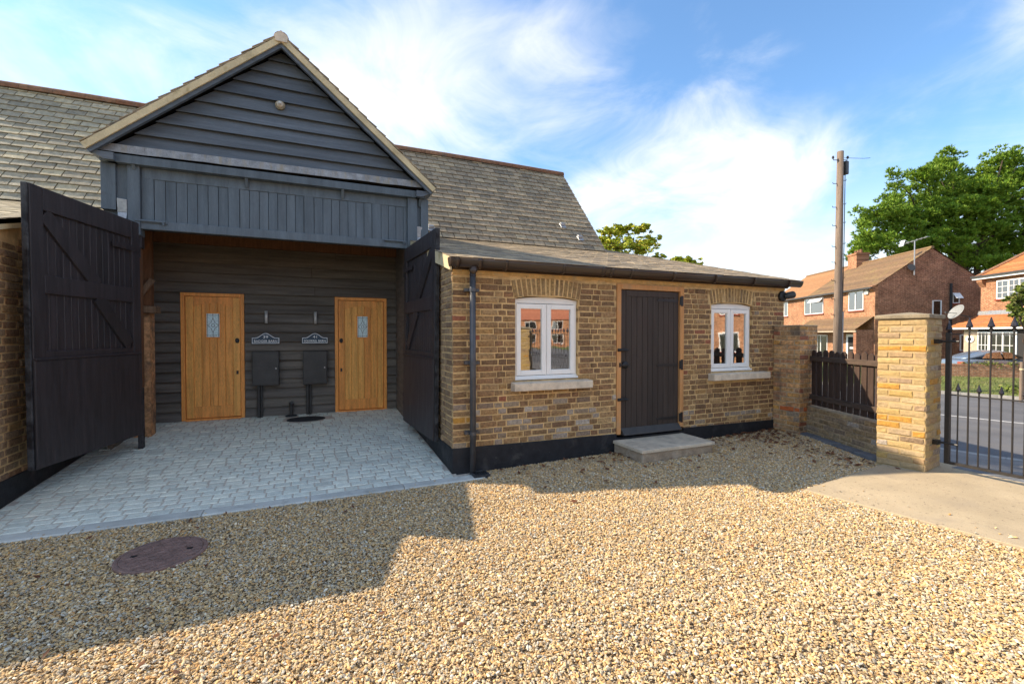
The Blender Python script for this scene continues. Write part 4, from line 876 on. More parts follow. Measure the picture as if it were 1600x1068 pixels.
for r_ in range(len(rowz) - 1):
    z, z1 = rowz[r_], rowz[r_ + 1]
    if r_ < 13: spans = [(BX0, D1[0] - .004), (D1[1] + .004, D2[0] - .004), (D2[1] + .004, -.02)]
    elif r_ % 2: sp_ = rnd(-2.6, -1); spans = [(BX0, sp_ - .002), (sp_ + .002, -.02)]
    else: spans = [(BX0, -.02)]
    for a, b in spans: board(a, b, a, b, z, min(z1, 3.3), BY, 'backboard', BN, seg=6 if b - a > 1 else 3)
def oak_door(d_, lock_right, arched):
    x0, x1, z0, z1 = d_; yb = BY - .05; dr = link('oak_door', None, BN, MX.Translation(((x0 + x1) / 2, yb, z0)))
    f = .055; mb = MB(); mb.box((x0, yb, z0), (x0 + f, yb + .09, z1)); mb.box((x1 - f, yb, z0), (x1, yb + .09, z1)); mb.box((x0 + f, yb, z1 - f), (x1 - f, yb + .09, z1)); mb.box((x0 + f, yb - .01, z0 - .01), (x1 - f, yb + .09, z0 + .02)); piece('frame', mb, 'oakframe', dr, bevel=.004)
    a, b, c, e = x0 + f + .006, x1 - f - .006, z0 + .028, z1 - f - .006; y = yb + .028; stl = .105
    mb = MB(); mb.box((a, y, c), (a + stl, y + .04, e)); piece('stile', mb, 'oak', dr, bevel=.004)
    mb = MB(); mb.box((b - stl, y, c), (b, y + .04, e)); piece('stile', mb, 'oak', dr, bevel=.004)
    mb = MB(); mb.box((a + stl + .001, y, c), (b - stl - .001, y + .04, c + .19)); piece('rail', mb, 'oak', dr, bevel=.004)
    mb = MB(); ia, ib = a + stl + .001, b - stl - .001; low = [(ia + (ib - ia) * i / 12, y, e - .16 + .06 * (1 - (i / 6 - 1) ** 2)) for i in range(13)]
    mb.prism([(ib, y, e), (ia, y, e)] + low, (0, .04, 0)); piece('rail', mb, 'oak', dr)
    n = 5; wd = (b - a - 2 * stl) / n; xc = (x0 + x1) / 2 + (.03 if not lock_right else .0); gx0, gx1, gz0, gz1 = xc - .095, xc + .085, z0 + 1.36, z0 + 1.745
    for i in range(n):
        p, q = a + stl + i * wd, a + stl + (i + 1) * wd
        mb = MB(); g_ = .006; yy = y + .012
        mb.prism([(p + .001, yy + .02, c + .18), (p + .001, yy + g_, c + .18), (p + g_, yy, c + .18), (q - g_, yy, c + .18), (q - .001, yy + g_, c + .18), (q - .001, yy + .02, c + .18)], (0, 0, e - .10 - c - .18)); piece('plank', mb, 'oak', dr)
    mb = MB(); t = .022
    mb.box((gx0 - t, y - .004, gz0 - t), (gx0, y + .02, gz1 + t)); mb.box((gx1, y - .004, gz0 - t), (gx1 + t, y + .02, gz1 + t)); mb.box((gx0, y - .004, gz0 - t), (gx1, y + .02, gz0)); mb.box((gx0, y - .004, gz1), (gx1, y + .02, gz1 + t)); piece('bead', mb, 'oakframe', dr, bevel=.003)
    mb = MB(); mb.box((gx0, y + .002, gz0), (gx1, y + .010, gz1)); piece('pane', mb, 'frosted', dr)
    mb = MB(); cx0, cz0 = (gx0 + gx1) / 2, (gz0 + gz1) / 2; yl = y + .0
    def came(p, q): mb.bar((p[0], yl, p[1]), (q[0], yl, q[1]), .005, .005)
    w2, h2 = (gx1 - gx0) / 2, (gz1 - gz0) / 2
    for sx_ in (-1, 1):
        came((cx0 + sx_ * w2 * .86, cz0 - h2), (cx0 + sx_ * w2 * .86, cz0 + h2)); came((cx0 - w2, cz0 + sx_ * h2 * .86), (cx0 + w2, cz0 + sx_ * h2 * .86)); came((cx0, cz0 + sx_ * h2), (cx0, cz0 + sx_ * h2 * .62))
        for q in ((.5, 0), (.28, .22), (.28, -.22)): pass
        came((cx0, cz0 + sx_ * h2 * .62), (cx0 - w2 * .34, cz0 + sx_ * h2 * .2)); came((cx0, cz0 + sx_ * h2 * .62), (cx0 + w2 * .34, cz0 + sx_ * h2 * .2))
        came((cx0 + sx_ * w2 * .86, cz0), (cx0 + sx_ * w2 * .4, cz0 + h2 * .2)); came((cx0 + sx_ * w2 * .86, cz0), (cx0 + sx_ * w2 * .4, cz0 - h2 * .2))
    for i in range(10):
        a1, a2 = i * pi / 5, (i + 1) * pi / 5; came((cx0 + cos(a1) * .022, cz0 + sin(a1) * .03), (cx0 + cos(a2) * .022, cz0 + sin(a2) * .03))
    piece('leading', mb, 'leadcame', dr)
    hx = (b - .045) if lock_right else (a + .045)
    mb = MB(); mb.lathe([(.032, 0), (.032, .012), (.02, .02), (.02, .035)], MX.Translation((hx, y - .0, z0 + 1.30)) @ MX.Rotation(R(90), 4, 'X'), 12); mb.xf(MX.Translation((0, 0, z0 + 1.30)) @ MX.Diagonal((1, 1, 1.35, 1)) @ MX.Translation((0, 0, -z0 - 1.30))); piece('lock', mb, 'ironblack', dr)
    mb = MB(); mb.box((hx - .016, y - .012, z0 + .735), (hx + .016, y - .001, z0 + .795)); piece('escutcheon', mb, 'ironblack', dr, bevel=.004)
    return dr
oak_door(D1, True, True)['label'] = 'left oak door with small leaded pane, beside the house number 39'
oak_door(D2, False, True)['label'] = 'right oak door with small leaded pane, beside the house number 41'
# exposed timbers inside the left jamb
mb = MB(); mb.box((-3.725, 2.84, 2.05), (-3.61, 2.98, 3.29)); piece('timber_post', mb, 'browntimber', BN, bevel=.008)
mb = MB(); mb.box((-3.80, 2.78, 1.945), (-3.545, 3.02, 2.045)); piece('timber_pad', mb, 'oldtimber', BN, bevel=.008)
mb = MB(); mb.bar((-3.78, 2.79, 2.10), (-3.575, 2.79, 2.42), .07, .05, up=(0, 1, 0)); piece('timber_brace', mb, 'oldtimber', BN, bevel=.006)
mb = MB(); mb.box((-3.83, 2.84, .1), (-3.63, 3.06, 1.943)); piece('jamb_pier', mb, 'weathered', BN)
mb = MB(); mb.box((-3.60, GY + .005, .95), (-3.545, GY + .10, 2.76)); piece('jamb', mb, 'browntimber', BN, bevel=.004)
mb = MB(); mb.box((-3.60, GY + .005, .12), (-3.548, GY + .10, .948)); piece('jamb', mb, 'leafworn', BN, bevel=.006)
mb = MB(); mb.box((-3.60, GY - .02, 2.762), (-3.525, GY + .10, 2.918)); piece('jamb_block', mb, 'leaf', BN, bevel=.004)
mb = MB(); mb.box((-.06, GY - .03, .22), (.035, GY + .12, 2.198)); piece('jamb', mb, 'backboard', BN, bevel=.004)
# the two open leaves of the barn doors. local x from hinge to free edge, y = inner face normal towards the opening
def leafdoor(hx, hy, ang, wd, zb, zt, flip, lean, lab):
    T = MX.Translation((hx, hy, zb)) @ MX.Rotation(ang, 4, 'Z') @ MX.Rotation(lean, 4, 'X')
    lf = link('barn_door', None, BN, T); lf['label'] = lab
    H_ = zt - zb; s_ = flip     # visible face at y = +s_*...
    def bx(name, x0, x1, z0, z1, y0, y1, m='leaf', bev=.006):
        mb = MB(); mb.box((x0, s_ * y0, z0), (x1, s_ * y1, z1)); return piece(name, mb, m, lf, bevel=bev, W=T)
    st = .15; fr = .045
    bx('stile', 0, st, 0, H_, 0, fr); bx('stile', wd - st, wd, 0, H_, 0, fr)
    bx('top_rail', st + .001, wd - st - .001, H_ - .22, H_, 0, fr); zm = H_ * .655
    bx('mid_rail', st + .001, wd - st - .001, zm - .09, zm + .09, 0, fr); zl = 1.06
    bx('lower_rail', st + .001, wd - st - .001, zl - .02, zl + .065, 0, fr - .004)
    bx('kick_panel', .06, wd - .0, 0.004, zl - .022, .001, fr + .012, bev=.008)
    bx('drip_bar', .03, wd - .0, zl - .022, zl + .0, .002, fr + .022)
    bx('edge_strip', wd + .001, wd + .022, 0, H_, -.015, fr - .01, 'leafworn')
    bx('edge_strip', wd - .05, wd + .0, .0, H_, -.022, -.002, 'leafworn')
    x = st; k = 0
    while x < wd - st - .01:
        x2 = min(x + .094, wd - st); mb = MB(); g_ = .006; y = fr - .030
        mb.prism([(x + .0015, s_ * (y - .02), zl), (x + .0015, s_ * (y - g_), zl), (x + g_, s_ * y, zl), (x2 - g_, s_ * y, zl), (x2 - .0015, s_ * (y - g_), zl), (x2 - .0015, s_ * (y - .02), zl)], (0, 0, H_ - .21 - zl)); piece('plank', mb, 'leaf', lf, W=T); x = x2
    def brace(x0, z0, x1, z1, w_=.16):
        d = V((x1 - x0, 0, z1 - z0)).normalized(); n_ = V((-d.z, 0, d.x)) * w_ / 2; a, b = V((x0, s_ * .008, z0)), V((x1, s_ * .008, z1))
        mb = MB(); mb.prism([a - n_, b - n_, b + n_, a + n_], (0, s_ * (fr - .012), 0)); piece('brace', mb, 'leaf', lf, W=T, bevel=.004)
    brace(wd - st - .02, H_ - .22 - .03, wd * .46, zm + .07); brace(wd * .46, zm - .07, st + .06, zl + .10)
    for hz_ in (.35, H_ - .35):
        mb = MB(); mb.tube([(-.012, s_ * .03, hz_ - .09), (-.012, s_ * .03, hz_ + .09)], .018, 8); mb.box((0, s_ * fr, hz_ - .03), (.5, s_ * (fr + .008), hz_ + .03)); piece('hinge', mb, 'leaf', lf, W=T)
    return lf
aL = atan2(.59 - 2.17, -3.955 + 3.56); aR = atan2(.55 - 2.17, -.06 + .155)
leafdoor(-3.565, 2.16, aL, 1.60, .355, 3.07, 1, R(.4), 'left open barn door leaf of dark planks with a diagonal brace')
leafdoor(-.155, 2.16, aR, 1.63, .285, 2.985, -1, R(-.6), 'right open barn door leaf of dark planks beside the outbuilding')
# lamps, signs, cabinets
defm('brass', [(.30, .24, .15)], .5, (30, .2, 4), metal=.4)
fl = thing('bulkhead_lamp', 'small round floodlight high on the dark gable boards', 'wall light', (-1.92, 2.1, 4.85))
mb = MB(); Mf = MX.Translation((-1.905, 2.15, 4.88)) @ MX.Rotation(R(90), 4, 'X'); mb.lathe([(.058, 0), (.066, .03), (.06, .05)], Mf, 20); piece('base', mb, 'brass', fl)
mb = MB(); mb.lathe([(.042, .05), (.042, .075), (.03, .09)], MX.Translation((.0, 0, 0)) @ Mf, 18); piece('lens', mb, 'lampglass', fl)
mb = MB(); mb.lathe([(.022, .09), (.02, .12), (.01, .13)], Mf, 14); piece('sensor', mb, 'steel', fl)
for (x, lab) in ((-2.237, 'slim steel wall light over the BADGER BARN sign'), (-1.465, 'slim steel wall light over the SQUIRREL BARN sign')):
    t = thing('wall_light', lab, 'wall light', (x, 3.68, 1.83), group='steel lights on the back wall')
    mb = MB(); mb.tube([(x, 3.668, 1.832), (x, 3.668, 2.042)], .025, 16); o = piece('cylinder', mb, 'steel', t)
    for p_ in o.data.polygons: p_.use_smooth = len(p_.vertices) == 4
    mb = MB(); mb.box((x - .03, 3.68, 1.90), (x + .03, 3.735, 1.98)); piece('bracket', mb, 'cabinet', t)
def sign(xc, num, txt, lab):
    t = thing('name_sign', lab, 'sign', (xc, 3.69, 1.475), group='name signs on the back wall'); w2, z0, zs, zt = .214, 1.478, 1.592, 1.672
    def outline(s_, y):
        pts = [(xc - w2 + s_, y, z0 + s_), (xc + w2 - s_, y, z0 + s_), (xc + w2 - s_, y, zs - s_)]
        for i in range(1, 16):
            u_ = 1 - i / 8; au = abs(u_); h = 0 if au > .78 else (.5 + .5 * cos(pi * au / .78)); pts.append((xc + u_ * (w2 - s_), y, zs - s_ + (zt - zs) * h))
        pts.append((xc - w2 + s_, y, zs - s_)); return pts
    mb = MB(); mb.prism(outline(0, 3.695), (0, .02, 0)); piece('plate', mb, 'signblue', t, bevel=.002)
    mb = MB(); a, b = outline(.008, 3.6935), outline(.018, 3.6935); n = len(a); mb.v = a + b; mb.f = [(i, (i + 1) % n, n + (i + 1) % n, n + i) for i in range(n)]; piece('border', mb, 'signwhite', t)
    for s_, size, z, sxx in ((num, .066, 1.577, 1.0), (txt, .056, 1.508, 1.0)):
        cu = bpy.data.curves.new('lettering', 'FONT'); cu.body = s_; cu.size = size; cu.align_x = 'CENTER'; cu.extrude = .0008; cu.offset = .0012; cu.space_character = 1.05
        tmp = bpy.data.objects.new('lettering', cu); me = bpy.data.meshes.new_from_object(tmp); bpy.data.objects.remove(tmp); xs_ = [v.co.x for v in me.vertices]; tw = max(xs_) - min(xs_); M = MX.Translation((xc - (max(xs_) + min(xs_)) / 2 * min(1.2, .352 / tw), 3.6925, z)) @ MX.Rotation(R(90), 4, 'X') @ MX.Diagonal((min(1.2, .352 / tw), 1, 1, 1)); link('lettering', me, t, M, 'signwhite')
sign(-2.25, '39', 'BADGER BARN', 'dark blue arched name sign numbered 39 reading BADGER BARN')
sign(-1.475, '41', 'SQUIRREL BARN', 'dark blue arched name sign numbered 41 reading SQUIRREL BARN')
for (xa, xb, za, zb_, px_, lab) in ((-2.449, -2.043, .774, 1.352, -2.36, 'left dark meter cabinet under the sign numbered 39'), (-1.672, -1.276, .766, 1.350, -1.60, 'right dark meter cabinet under the sign numbered 41')):
    t = thing('meter_cabinet', lab, 'meter cabinet', ((xa + xb) / 2, 3.65, za), group='meter cabinets on the back wall')
    mb = MB(); mb.box((xa, 3.585, za), (xb, 3.735, zb_)); piece('box', mb, 'cabinet', t, bevel=.006)
    mb = MB(); mb.prism([(xa + .012, 3.572, za + .02), (xb - .012, 3.572, za + .02), (xb - .012, 3.572, zb_ - .02), (xa + .012, 3.572, zb_ - .02)], (0, .012, 0)); dr = piece('cabinet_door', mb, 'cabinet', t, bevel=.005)
    mb = MB(); mb.lathe([(.012, 0), (.012, .008), (.006, .010)], MX.Translation((xb - .045, 3.572, (za + zb_) / 2 + .0)) @ MX.Rotation(R(90), 4, 'X'), 10); piece('lock', mb, 'steel', dr)
    mb = MB(); mb.tube([(px_, 3.665, .18), (px_, 3.665, za - .002)], .026, 12); mb.tube([(px_ + .045, 3.672, .18), (px_ + .045, 3.672, za - .002)], .016, 10); piece('conduit', mb, 'cabinet', t)
t = thing('standpipe', 'small dark pipe standing against the boards between the meter cabinets', 'pipe', (-1.86, 3.66, .22))
mb = MB(); mb.tube([(-1.86, 3.66, .2), (-1.86, 3.66, .42)], .028, 12); piece('pipe', mb, 'cabinet', t)
mb = MB(); mb.tube([(-1.86, 3.66, .40), (-1.86, 3.64, .45), (-1.85, 3.61, .46)], [.035, .038, .03], 12); piece('elbow', mb, 'cabinet', t)

# ------------------------------------------------------------------ left brick wing
BW = thing('brick_wing', 'low brick wing with slate roof behind the left open barn door', 'building', (-5, 1.5, 0))
LX = -4.15
mb = MB(); mb.prism([(LX, -.0, -.1), (LX, 3.75, -.1), (LX, 3.75, 3.45), (LX, -.0, 2.47)], (-.22, 0, 0)); mb.box((-9, 0, -.1), (LX - .22, .22, 2.45)); piece('wall', mb, 'mortar', BW)
P = lay((LX, .0, 0), (0, 1, 0), (1, 0, 0), 3.6, .27, 3.3, seed=77, cutfn=lambda x, z, w_: z < 2.36 + .25 * x, mats=('sidebrick', 'stock'))
P += lay((-8.9, 0, 0), (1, 0, 0), (0, -1, 0), 8.9 + LX, .27, 2.44, seed=78, mats=('sidebrick', 'stock'))
place(P, BW, 'brick', 'brickwork', 290)
mb = MB(); mb.box((-8.9, -.02, -.1), (LX - .021, .01, .288)); piece('plinth', mb, 'plinth', BW, bevel=.006)
gl = piece('gutter', gut_ring(-8.9, LX + .06, .066, .006), 'gutter', BW, smooth=True)
mb = MB(); mb.box((LX - .02, -.02, -.1), (LX + .018, 3.72, .288)); piece('plinth', mb, 'plinth', BW, bevel=.006)
mb = MB(); mb.prism([(-9, -.16, lz(-.16) - .05), (-9, -.16, lz(-.16)), (-9, 4.0, lz(4.0)), (-9, 4.0, lz(4.0) - .05)], (LX + .05 + 9, 0, 0)); rf = piece('roof', mb, 'underlay', BW)
S = slates((-8, -.19, lz(-.19) + .004), (1, 0, 0), vdir, 8 + LX + .09, 4.35, seed=33, exp=.19, key='leanslate', step=.004, lift=.005)
mb = MB()
for un, M, m_, a, p in S: mb.merge(un, M)
o = link('slate_courses', mb.mesh('slate_courses'), rf, MX(), 'slateleft'); o['kind'] = 'stuff'
mb = MB(); mb.prism([(LX + .025, -.14, lz(-.14) - .10), (LX + .025, -.14, lz(-.14) - .0), (LX + .025, 3.6, lz(3.6) - .0), (LX + .025, 3.6, lz(3.6) - .10)], (.025, 0, 0)); piece('verge_board', mb, 'cream', BW, bevel=.003)
# ------------------------------------------------------------------ gate piers, boundary wall, fence, gate
def pier(name, lab, cor, rot, wx_, wy_, z0, ztop, mats, mort, seed, special=None, cap=None, limit=300, group=None, course=.075):
    """corner cor is the corner nearest the camera: faces -x' (length wy_) and -y' (length wx_); rot turns about it"""
    t = thing(name, lab, 'brick pier', (cor[0], cor[1], z0), group=group)
    ex_, ey_ = V((cos(rot), sin(rot), 0)), V((-sin(rot), cos(rot), 0)); c0 = V((cor[0], cor[1], 0))
    mb = MB(); P_ = [c0, c0 + ex_ * wx_, c0 + ex_ * wx_ + ey_ * wy_, c0 + ey_ * wy_]; mb.prism([(p.x, p.y, z0 - .15) for p in P_], (0, 0, ztop - z0 + .15)); piece('core', mb, mort, t)
    q = []
    q += lay(c0 + ey_ * wy_, -ey_, -ex_, wy_, z0, ztop, bond='pier', seed=seed, special=special, mats=mats, key='p' + name, course=course)
    q += lay(c0, ex_, -ey_, wx_, z0, ztop, bond='pier', seed=seed + 1, special=special, mats=mats, key='p' + name, course=course)
    q += lay(c0 + ex_ * wx_, ey_, ex_, wy_, z0, ztop, bond='pier', seed=seed + 2, special=special, mats=mats, key='p' + name, course=course)
    q += lay(c0 + ex_ * wx_ + ey_ * wy_, -ex_, ey_, wx_, z0, ztop, bond='pier', seed=seed + 3, special=special, mats=mats, key='p' + name, course=course)
    place(q, t, 'brick', 'brickwork', limit)
    return t, c0, ex_, ey_
ROT = R(8)
for (cy0, lab, g_) in ((-2.325, 'tall sunlit yellow brick gate pier with stone cap beside the picket fence', 'a'), (-8.85, 'far yellow brick gate pier with stone cap beyond the gate', 'b')):
    t, c0, ex_, ey_ = pier('gate_pier', lab, (4.79 if g_ == 'a' else 4.72, cy0), ROT if g_ == 'a' else R(3), .45, .45, .10 if g_ == 'a' else .06, 1.82, ('yellow',), 'yellowmortar', 90 + ord(g_), special=lambda x, z, rs: 'orangebrick' if rs.random() < .06 else ('stockpale' if rs.random() < .06 else None), group='yellow gate piers', course=.0746)
    mb = MB(); o_ = .03; a = [c0 + ex_ * x + ey_ * y for x, y in ((-o_, -o_), (.45 + o_, -o_), (.45 + o_, .45 + o_), (-o_, .45 + o_))]; ap = c0 + ex_ * .225 + ey_ * .225
    v_ = [(p.x, p.y, 1.825) for p in a] + [(p.x, p.y, 1.868) for p in a] + [(ap.x, ap.y, 1.905)]
    mb.add(v_, [(3, 2, 1, 0), (0, 1, 5, 4), (1, 2, 6, 5), (2, 3, 7, 6), (3, 0, 4, 7), (4, 5, 8), (5, 6, 8), (6, 7, 8), (7, 4, 8)]); piece('cap', mb, 'capstone', t, bevel=.008)
def wsp(x, z, rs):
    if abs(z - .46) < .04 and .12 < x < .4: return 'redbrick' if x > .16 else None
    if rs.random() < .05: return 'redmut'
    if z < .5 and rs.random() < .3: return 'stockpale'
t, c0, ex_, ey_ = pier('weathered_pier', 'short weathered brown brick pier with sooty top beside the outbuilding', (5.45, -.43), R(4), .46, .42, .05, 1.765, ('weathered',), 'weathmortar', 60, special=wsp)
mb = MB(); a = [c0 + ex_ * x + ey_ * y for x, y in ((-.008, -.008), (.468, -.008), (.468, .42), (-.008, .42))]; mb.prism([(p.x, p.y, 1.766) for p in a], (0, 0, .025)); piece('mortar_cap', mb, 'weathmortar', t, bevel=.012)
# low wall between the piers, following the boundary
A_, B_ = V((5.66, -.38, 0)), V((4.98, -1.90, 0)); ud = (B_ - A_).normalized(); nd = V((ud.y, -ud.x, 0)); nd = nd if nd.x < 0 else -nd; LW = (B_ - A_).length
lw = thing('boundary_wall', 'low yellow-brown brick wall under the picket fence between two piers', 'brick wall', ((A_ + B_) / 2).to_tuple())
mb = MB(); mb.prism([tuple(A_), tuple(B_), tuple(B_ - nd * .22), tuple(A_ - nd * .22)], (0, 0, .52)); mb.v = [(a, b, c if c > 0 else -.1) for a, b, c in mb.v]; piece('core', mb, 'weathmortar', lw)
place(lay(A_, ud, nd, LW, .075, .53, bond='stretcher', seed=63, mats=('lowstock',), key='lw', special=lambda x, z, rs: 'stockpale' if rs.random() < .15 else None) if defm('lowstock', [(0.253, 0.1725, 0.08625), (0.345, 0.2415, 0.1265), (0.299, 0.1955, 0.092), (0.391, 0.2875, 0.161), (0.23, 0.161, 0.1035)], .92, (25, .45, 6), fine=(120, .3), grime=((.13, .11, .085), 6, .55, .7, .6), bump=(70, 1, .007)) is None else [], lw, 'brick', 'brickwork')
mb = MB()
for i in range(4):
    a, b = A_ + ud * (i * LW / 4 + .01), A_ + ud * ((i + 1) * LW / 4 - .01); mb.prism([(a.x, a.y, .02), (b.x, b.y, .03), (b.x + nd.x * .16, b.y + nd.y * .16, .03), (a.x + nd.x * .16, a.y + nd.y * .16, .02)], (0, 0, .088 + rnd(-.004, .004)))
piece('edging_slab', mb, 'greyslab', lw, bevel=.006)
pf = thing('picket_fence', 'dark brown wooden picket fence panel on the low brick wall', 'fence', ((A_ + B_) / 2 - nd * .11 + V((0, 0, .53))).to_tuple())
off = -nd * .10
for zc in (.665, 1.265):
    mb = MB(); mb.bar(A_ + off + V((0, 0, zc)) + nd * .025, B_ + off + V((0, 0, zc)) + nd * .025, .045, .075); piece('rail', mb, 'fencerail', pf, bevel=.006)
npk = 13
for i in range(npk):
    c_ = A_ + ud * (LW * (i + .5) / npk) + off; w2 = .049; z0, z1 = .535, 1.40 + rnd(-.012, .012)
    Tm = MX.Translation((c_.x, c_.y, z0)) @ MX.Rotation(atan2(ud.y, ud.x), 4, 'Z') @ MX.Rotation(rnd(-.012, .012), 4, 'Y')
    h = z1 - z0; mb = MB(); mb.prism([(-w2, -.01, 0), (w2, -.01, 0), (w2, -.01, h - .035), (w2 * .55, -.01, h - .008), (0, -.01, h), (-w2 * .55, -.01, h - .008), (-w2, -.01, h - .035)], (0, .02, 0)); piece('picket', mb, 'fence', pf, W=Tm)
# wrought iron gate: two leaves closing the drive
def spear(mb, x, y, z, s_=1):
    mb.lathe([(.012 * s_, 0), (.02 * s_, .01 * s_), (.012 * s_, .02 * s_), (.034 * s_, .032 * s_), (.036 * s_, .042 * s_), (.022 * s_, .085 * s_), (.004 * s_, .15 * s_)], MX.Translation((x, y, z)), 8)
def gate(y0, y1, lab, hinge_at):
    gx = 5.06; g = thing('iron_gate', lab, 'gate', (gx, (y0 + y1) / 2, .2), group='double iron gates across the drive')
    ya, yb = min(y0, y1), max(y0, y1)
    for y in (ya, yb):
        mb = MB(); mb.box((gx - .022, y - .022, .19), (gx + .022, y + .022, 1.665)); piece('stile', mb, 'gateiron', g, bevel=.003)
        mb = MB(); spear(mb, gx, y, 1.665, .9); piece('finial', mb, 'spear', g)
    for z, h in ((.205, .03), (.97, .012), (1.645, .012)):
        mb = MB(); mb.box((gx - .02, ya + .023, z - h / 2), (gx + .02, yb - .023, z + h / 2)); piece('rail', mb, 'gateiron', g)
    n = max(2, round((yb - ya) / .0885)); n += n % 2; st = (yb - ya) / n
    for i in range(1, n):
        y = yb - i * st; tall = i % 2 == 0; top = 1.70 if tall else 1.01
        mb = MB(); mb.tube([(gx, y, .222), (gx, y, top)], .0075 if not tall else .0085, 8); piece('bar', mb, 'gateiron', g)
        mb = MB(); spear(mb, gx, y, top - .005, .88 if tall else .66); piece('finial', mb, 'spear', g)
    for z in (.42, 1.565):
        mb = MB(); yy = yb if hinge_at > 0 else ya; mb.tube([(gx - .02, yy - .10 * hinge_at, z), (gx - .02, yy + .10 * hinge_at, z)], .012, 8); mb.box((gx - .075, yy + .055 * hinge_at, z - .025), (gx - .005, yy + .105 * hinge_at, z + .025)); piece('hinge', mb, 'gateiron', g)
gate(-2.405, -5.35, 'black iron gate leaf with spear tops hung on the sunlit pier', 1)
gate(-5.38, -8.32, 'second black iron gate leaf hung on the far pier', -1)

# ------------------------------------------------------------------ telegraph pole
PP = qp(0, 0); px_, py_ = 16.95, 5.94
tp = thing('telegraph_pole', 'tall brown wooden telegraph pole standing behind the picket fence', 'utility pole', (px_, py_, -.5))
mb = MB(); mb.tube([(px_, py_, -.6), (px_ + .03, py_, 3), (px_ + .06, py_, 8.62)], [.15, .138, .11], 16); o = piece('pole', mb, 'pole', tp, smooth=True)
cr, sr = cos(YAW), sin(YAW); rt = V((cr, -sr, 0))
for i, z in enumerate((2.4, 3.0, 3.7, 4.4, 5.0, 5.8, 6.5, 7.4)):
    for s_ in (-1, 1):
        mb = MB(); a = V((px_ + .03, py_, z + (.12 if s_ > 0 else 0))); mb.tube([a + rt * s_ * .1, a + rt * s_ * .25, a + rt * s_ * .26 + V((0, 0, .05))], .012, 6); piece('step', mb, 'ironblack', tp)
b_ = V((px_ + .06, py_, 0)) + rt * .19
mb = MB(); mb.box((b_.x - .07, b_.y - .09, 7.75), (b_.x + .09, b_.y + .09, 8.25)); piece('junction_box', mb, 'cabinet', tp, bevel=.02)
mb = MB(); mb.tube([V((px_, py_, -.4)) + rt * .15, V((px_, py_, 2.5)) + rt * .19], .05, 8); piece('cable_guard', mb, 'galv', tp)
mb = MB(); mb.tube([V((px_, py_, 2.5)) + rt * .19, V((px_, py_, 5)) + rt * .22, b_ + V((0, 0, 7.76))], .016, 6); piece('cable', mb, 'ironblack', tp)
for s_ in (-1, 1):
    mb = MB(); a = V((px_ + .06, py_, 8.3)); mb.tube([a + rt * s_ * .08, a + rt * s_ * .26, a + rt * s_ * .28 + V((0, 0, .1))], .014, 6); mb.lathe([(.03, 0), (.045, .04), (.03, .1)], MX.Translation(a + rt * s_ * .28 + V((0, 0, .05))), 8); piece('insulator', mb, 'cabinet', tp)
mb = MB(); a = V((px_ + .06, py_, 8.38)) + rt * .15; mb.tube([a, a + rt * .75 + V((0, 0, -.02)), a + rt * 1.0], .008, 5); piece('wire_stub', mb, 'ironblack', tp)

# ------------------------------------------------------------------ houses across the road
HANG = R(-119.342)
def house(name, lab, org, L0, L1, depth, z0, ze, za, roofm, hip=False):
    t = thing(name, lab, 'house', (org[0], org[1], z0), HANG); T = MX.Translation((org[0], org[1], 0)) @ MX.Rotation(HANG, 4, 'Z')
    def P(nm, mb, m, par=None, bev=0): return piece(nm, mb, m, par or t, bevel=bev, W=T)
    return t, T, P
def hroof(P, L0, L1, depth, ze, za, m, par=None, over=.25, hipend=0, name='roof', rows=None):
    """pitched roof with stepped tile courses; ridge along x"""
    mb = MB(); yc = depth / 2
    rows = rows or 22
    for side in (0, 1):
        for r in range(rows):
            t0, t1 = r / rows, (r + 1) / rows
            y0 = -over + (yc + over) * t0; y1 = -over + (yc + over) * t1; zb = ze - over * (za - ze) / yc
            z0, z1 = zb + (za - zb) * t0, zb + (za - zb) * t1
            ha = hipend * t0; hb = hipend * t1
            a0, a1, b0, b1 = L0 + ha, L1, L0 + hb, L1
            yy = (lambda y: y) if side == 0 else (lambda y: depth - y)
            mb.add([(a0, yy(y0), z0 + .035), (a1, yy(y0), z0 + .035), (b1, yy(y1), z1 + .01), (b0, yy(y1), z1 + .01), (a0, yy(y0), z0 - .01), (a1, yy(y0), z0 - .01)], [(0, 1, 2, 3), (4, 5, 1, 0)])
    if hipend:
        for r in range(rows):
            t0, t1 = r / rows, (r + 1) / rows; zb = ze - over * (za - ze) / yc
            xa, xb = L0 + hipend * t0, L0 + hipend * t1; ya, yb = -over + (yc + over) * t0, -over + (yc + over) * t1
            z0, z1 = zb + (za - zb) * t0, zb + (za - zb) * t1
            mb.add([(xa, ya, z0 + .035), (xa, depth - ya, z0 + .035), (xb, depth - yb, z1 + .01), (xb, yb, z1 + .01), (xa, ya, z0 - .01), (xa, depth - ya, z0 - .01)], [(0, 1, 2, 3), (4, 5, 1, 0)])
    return P(name, mb, m)
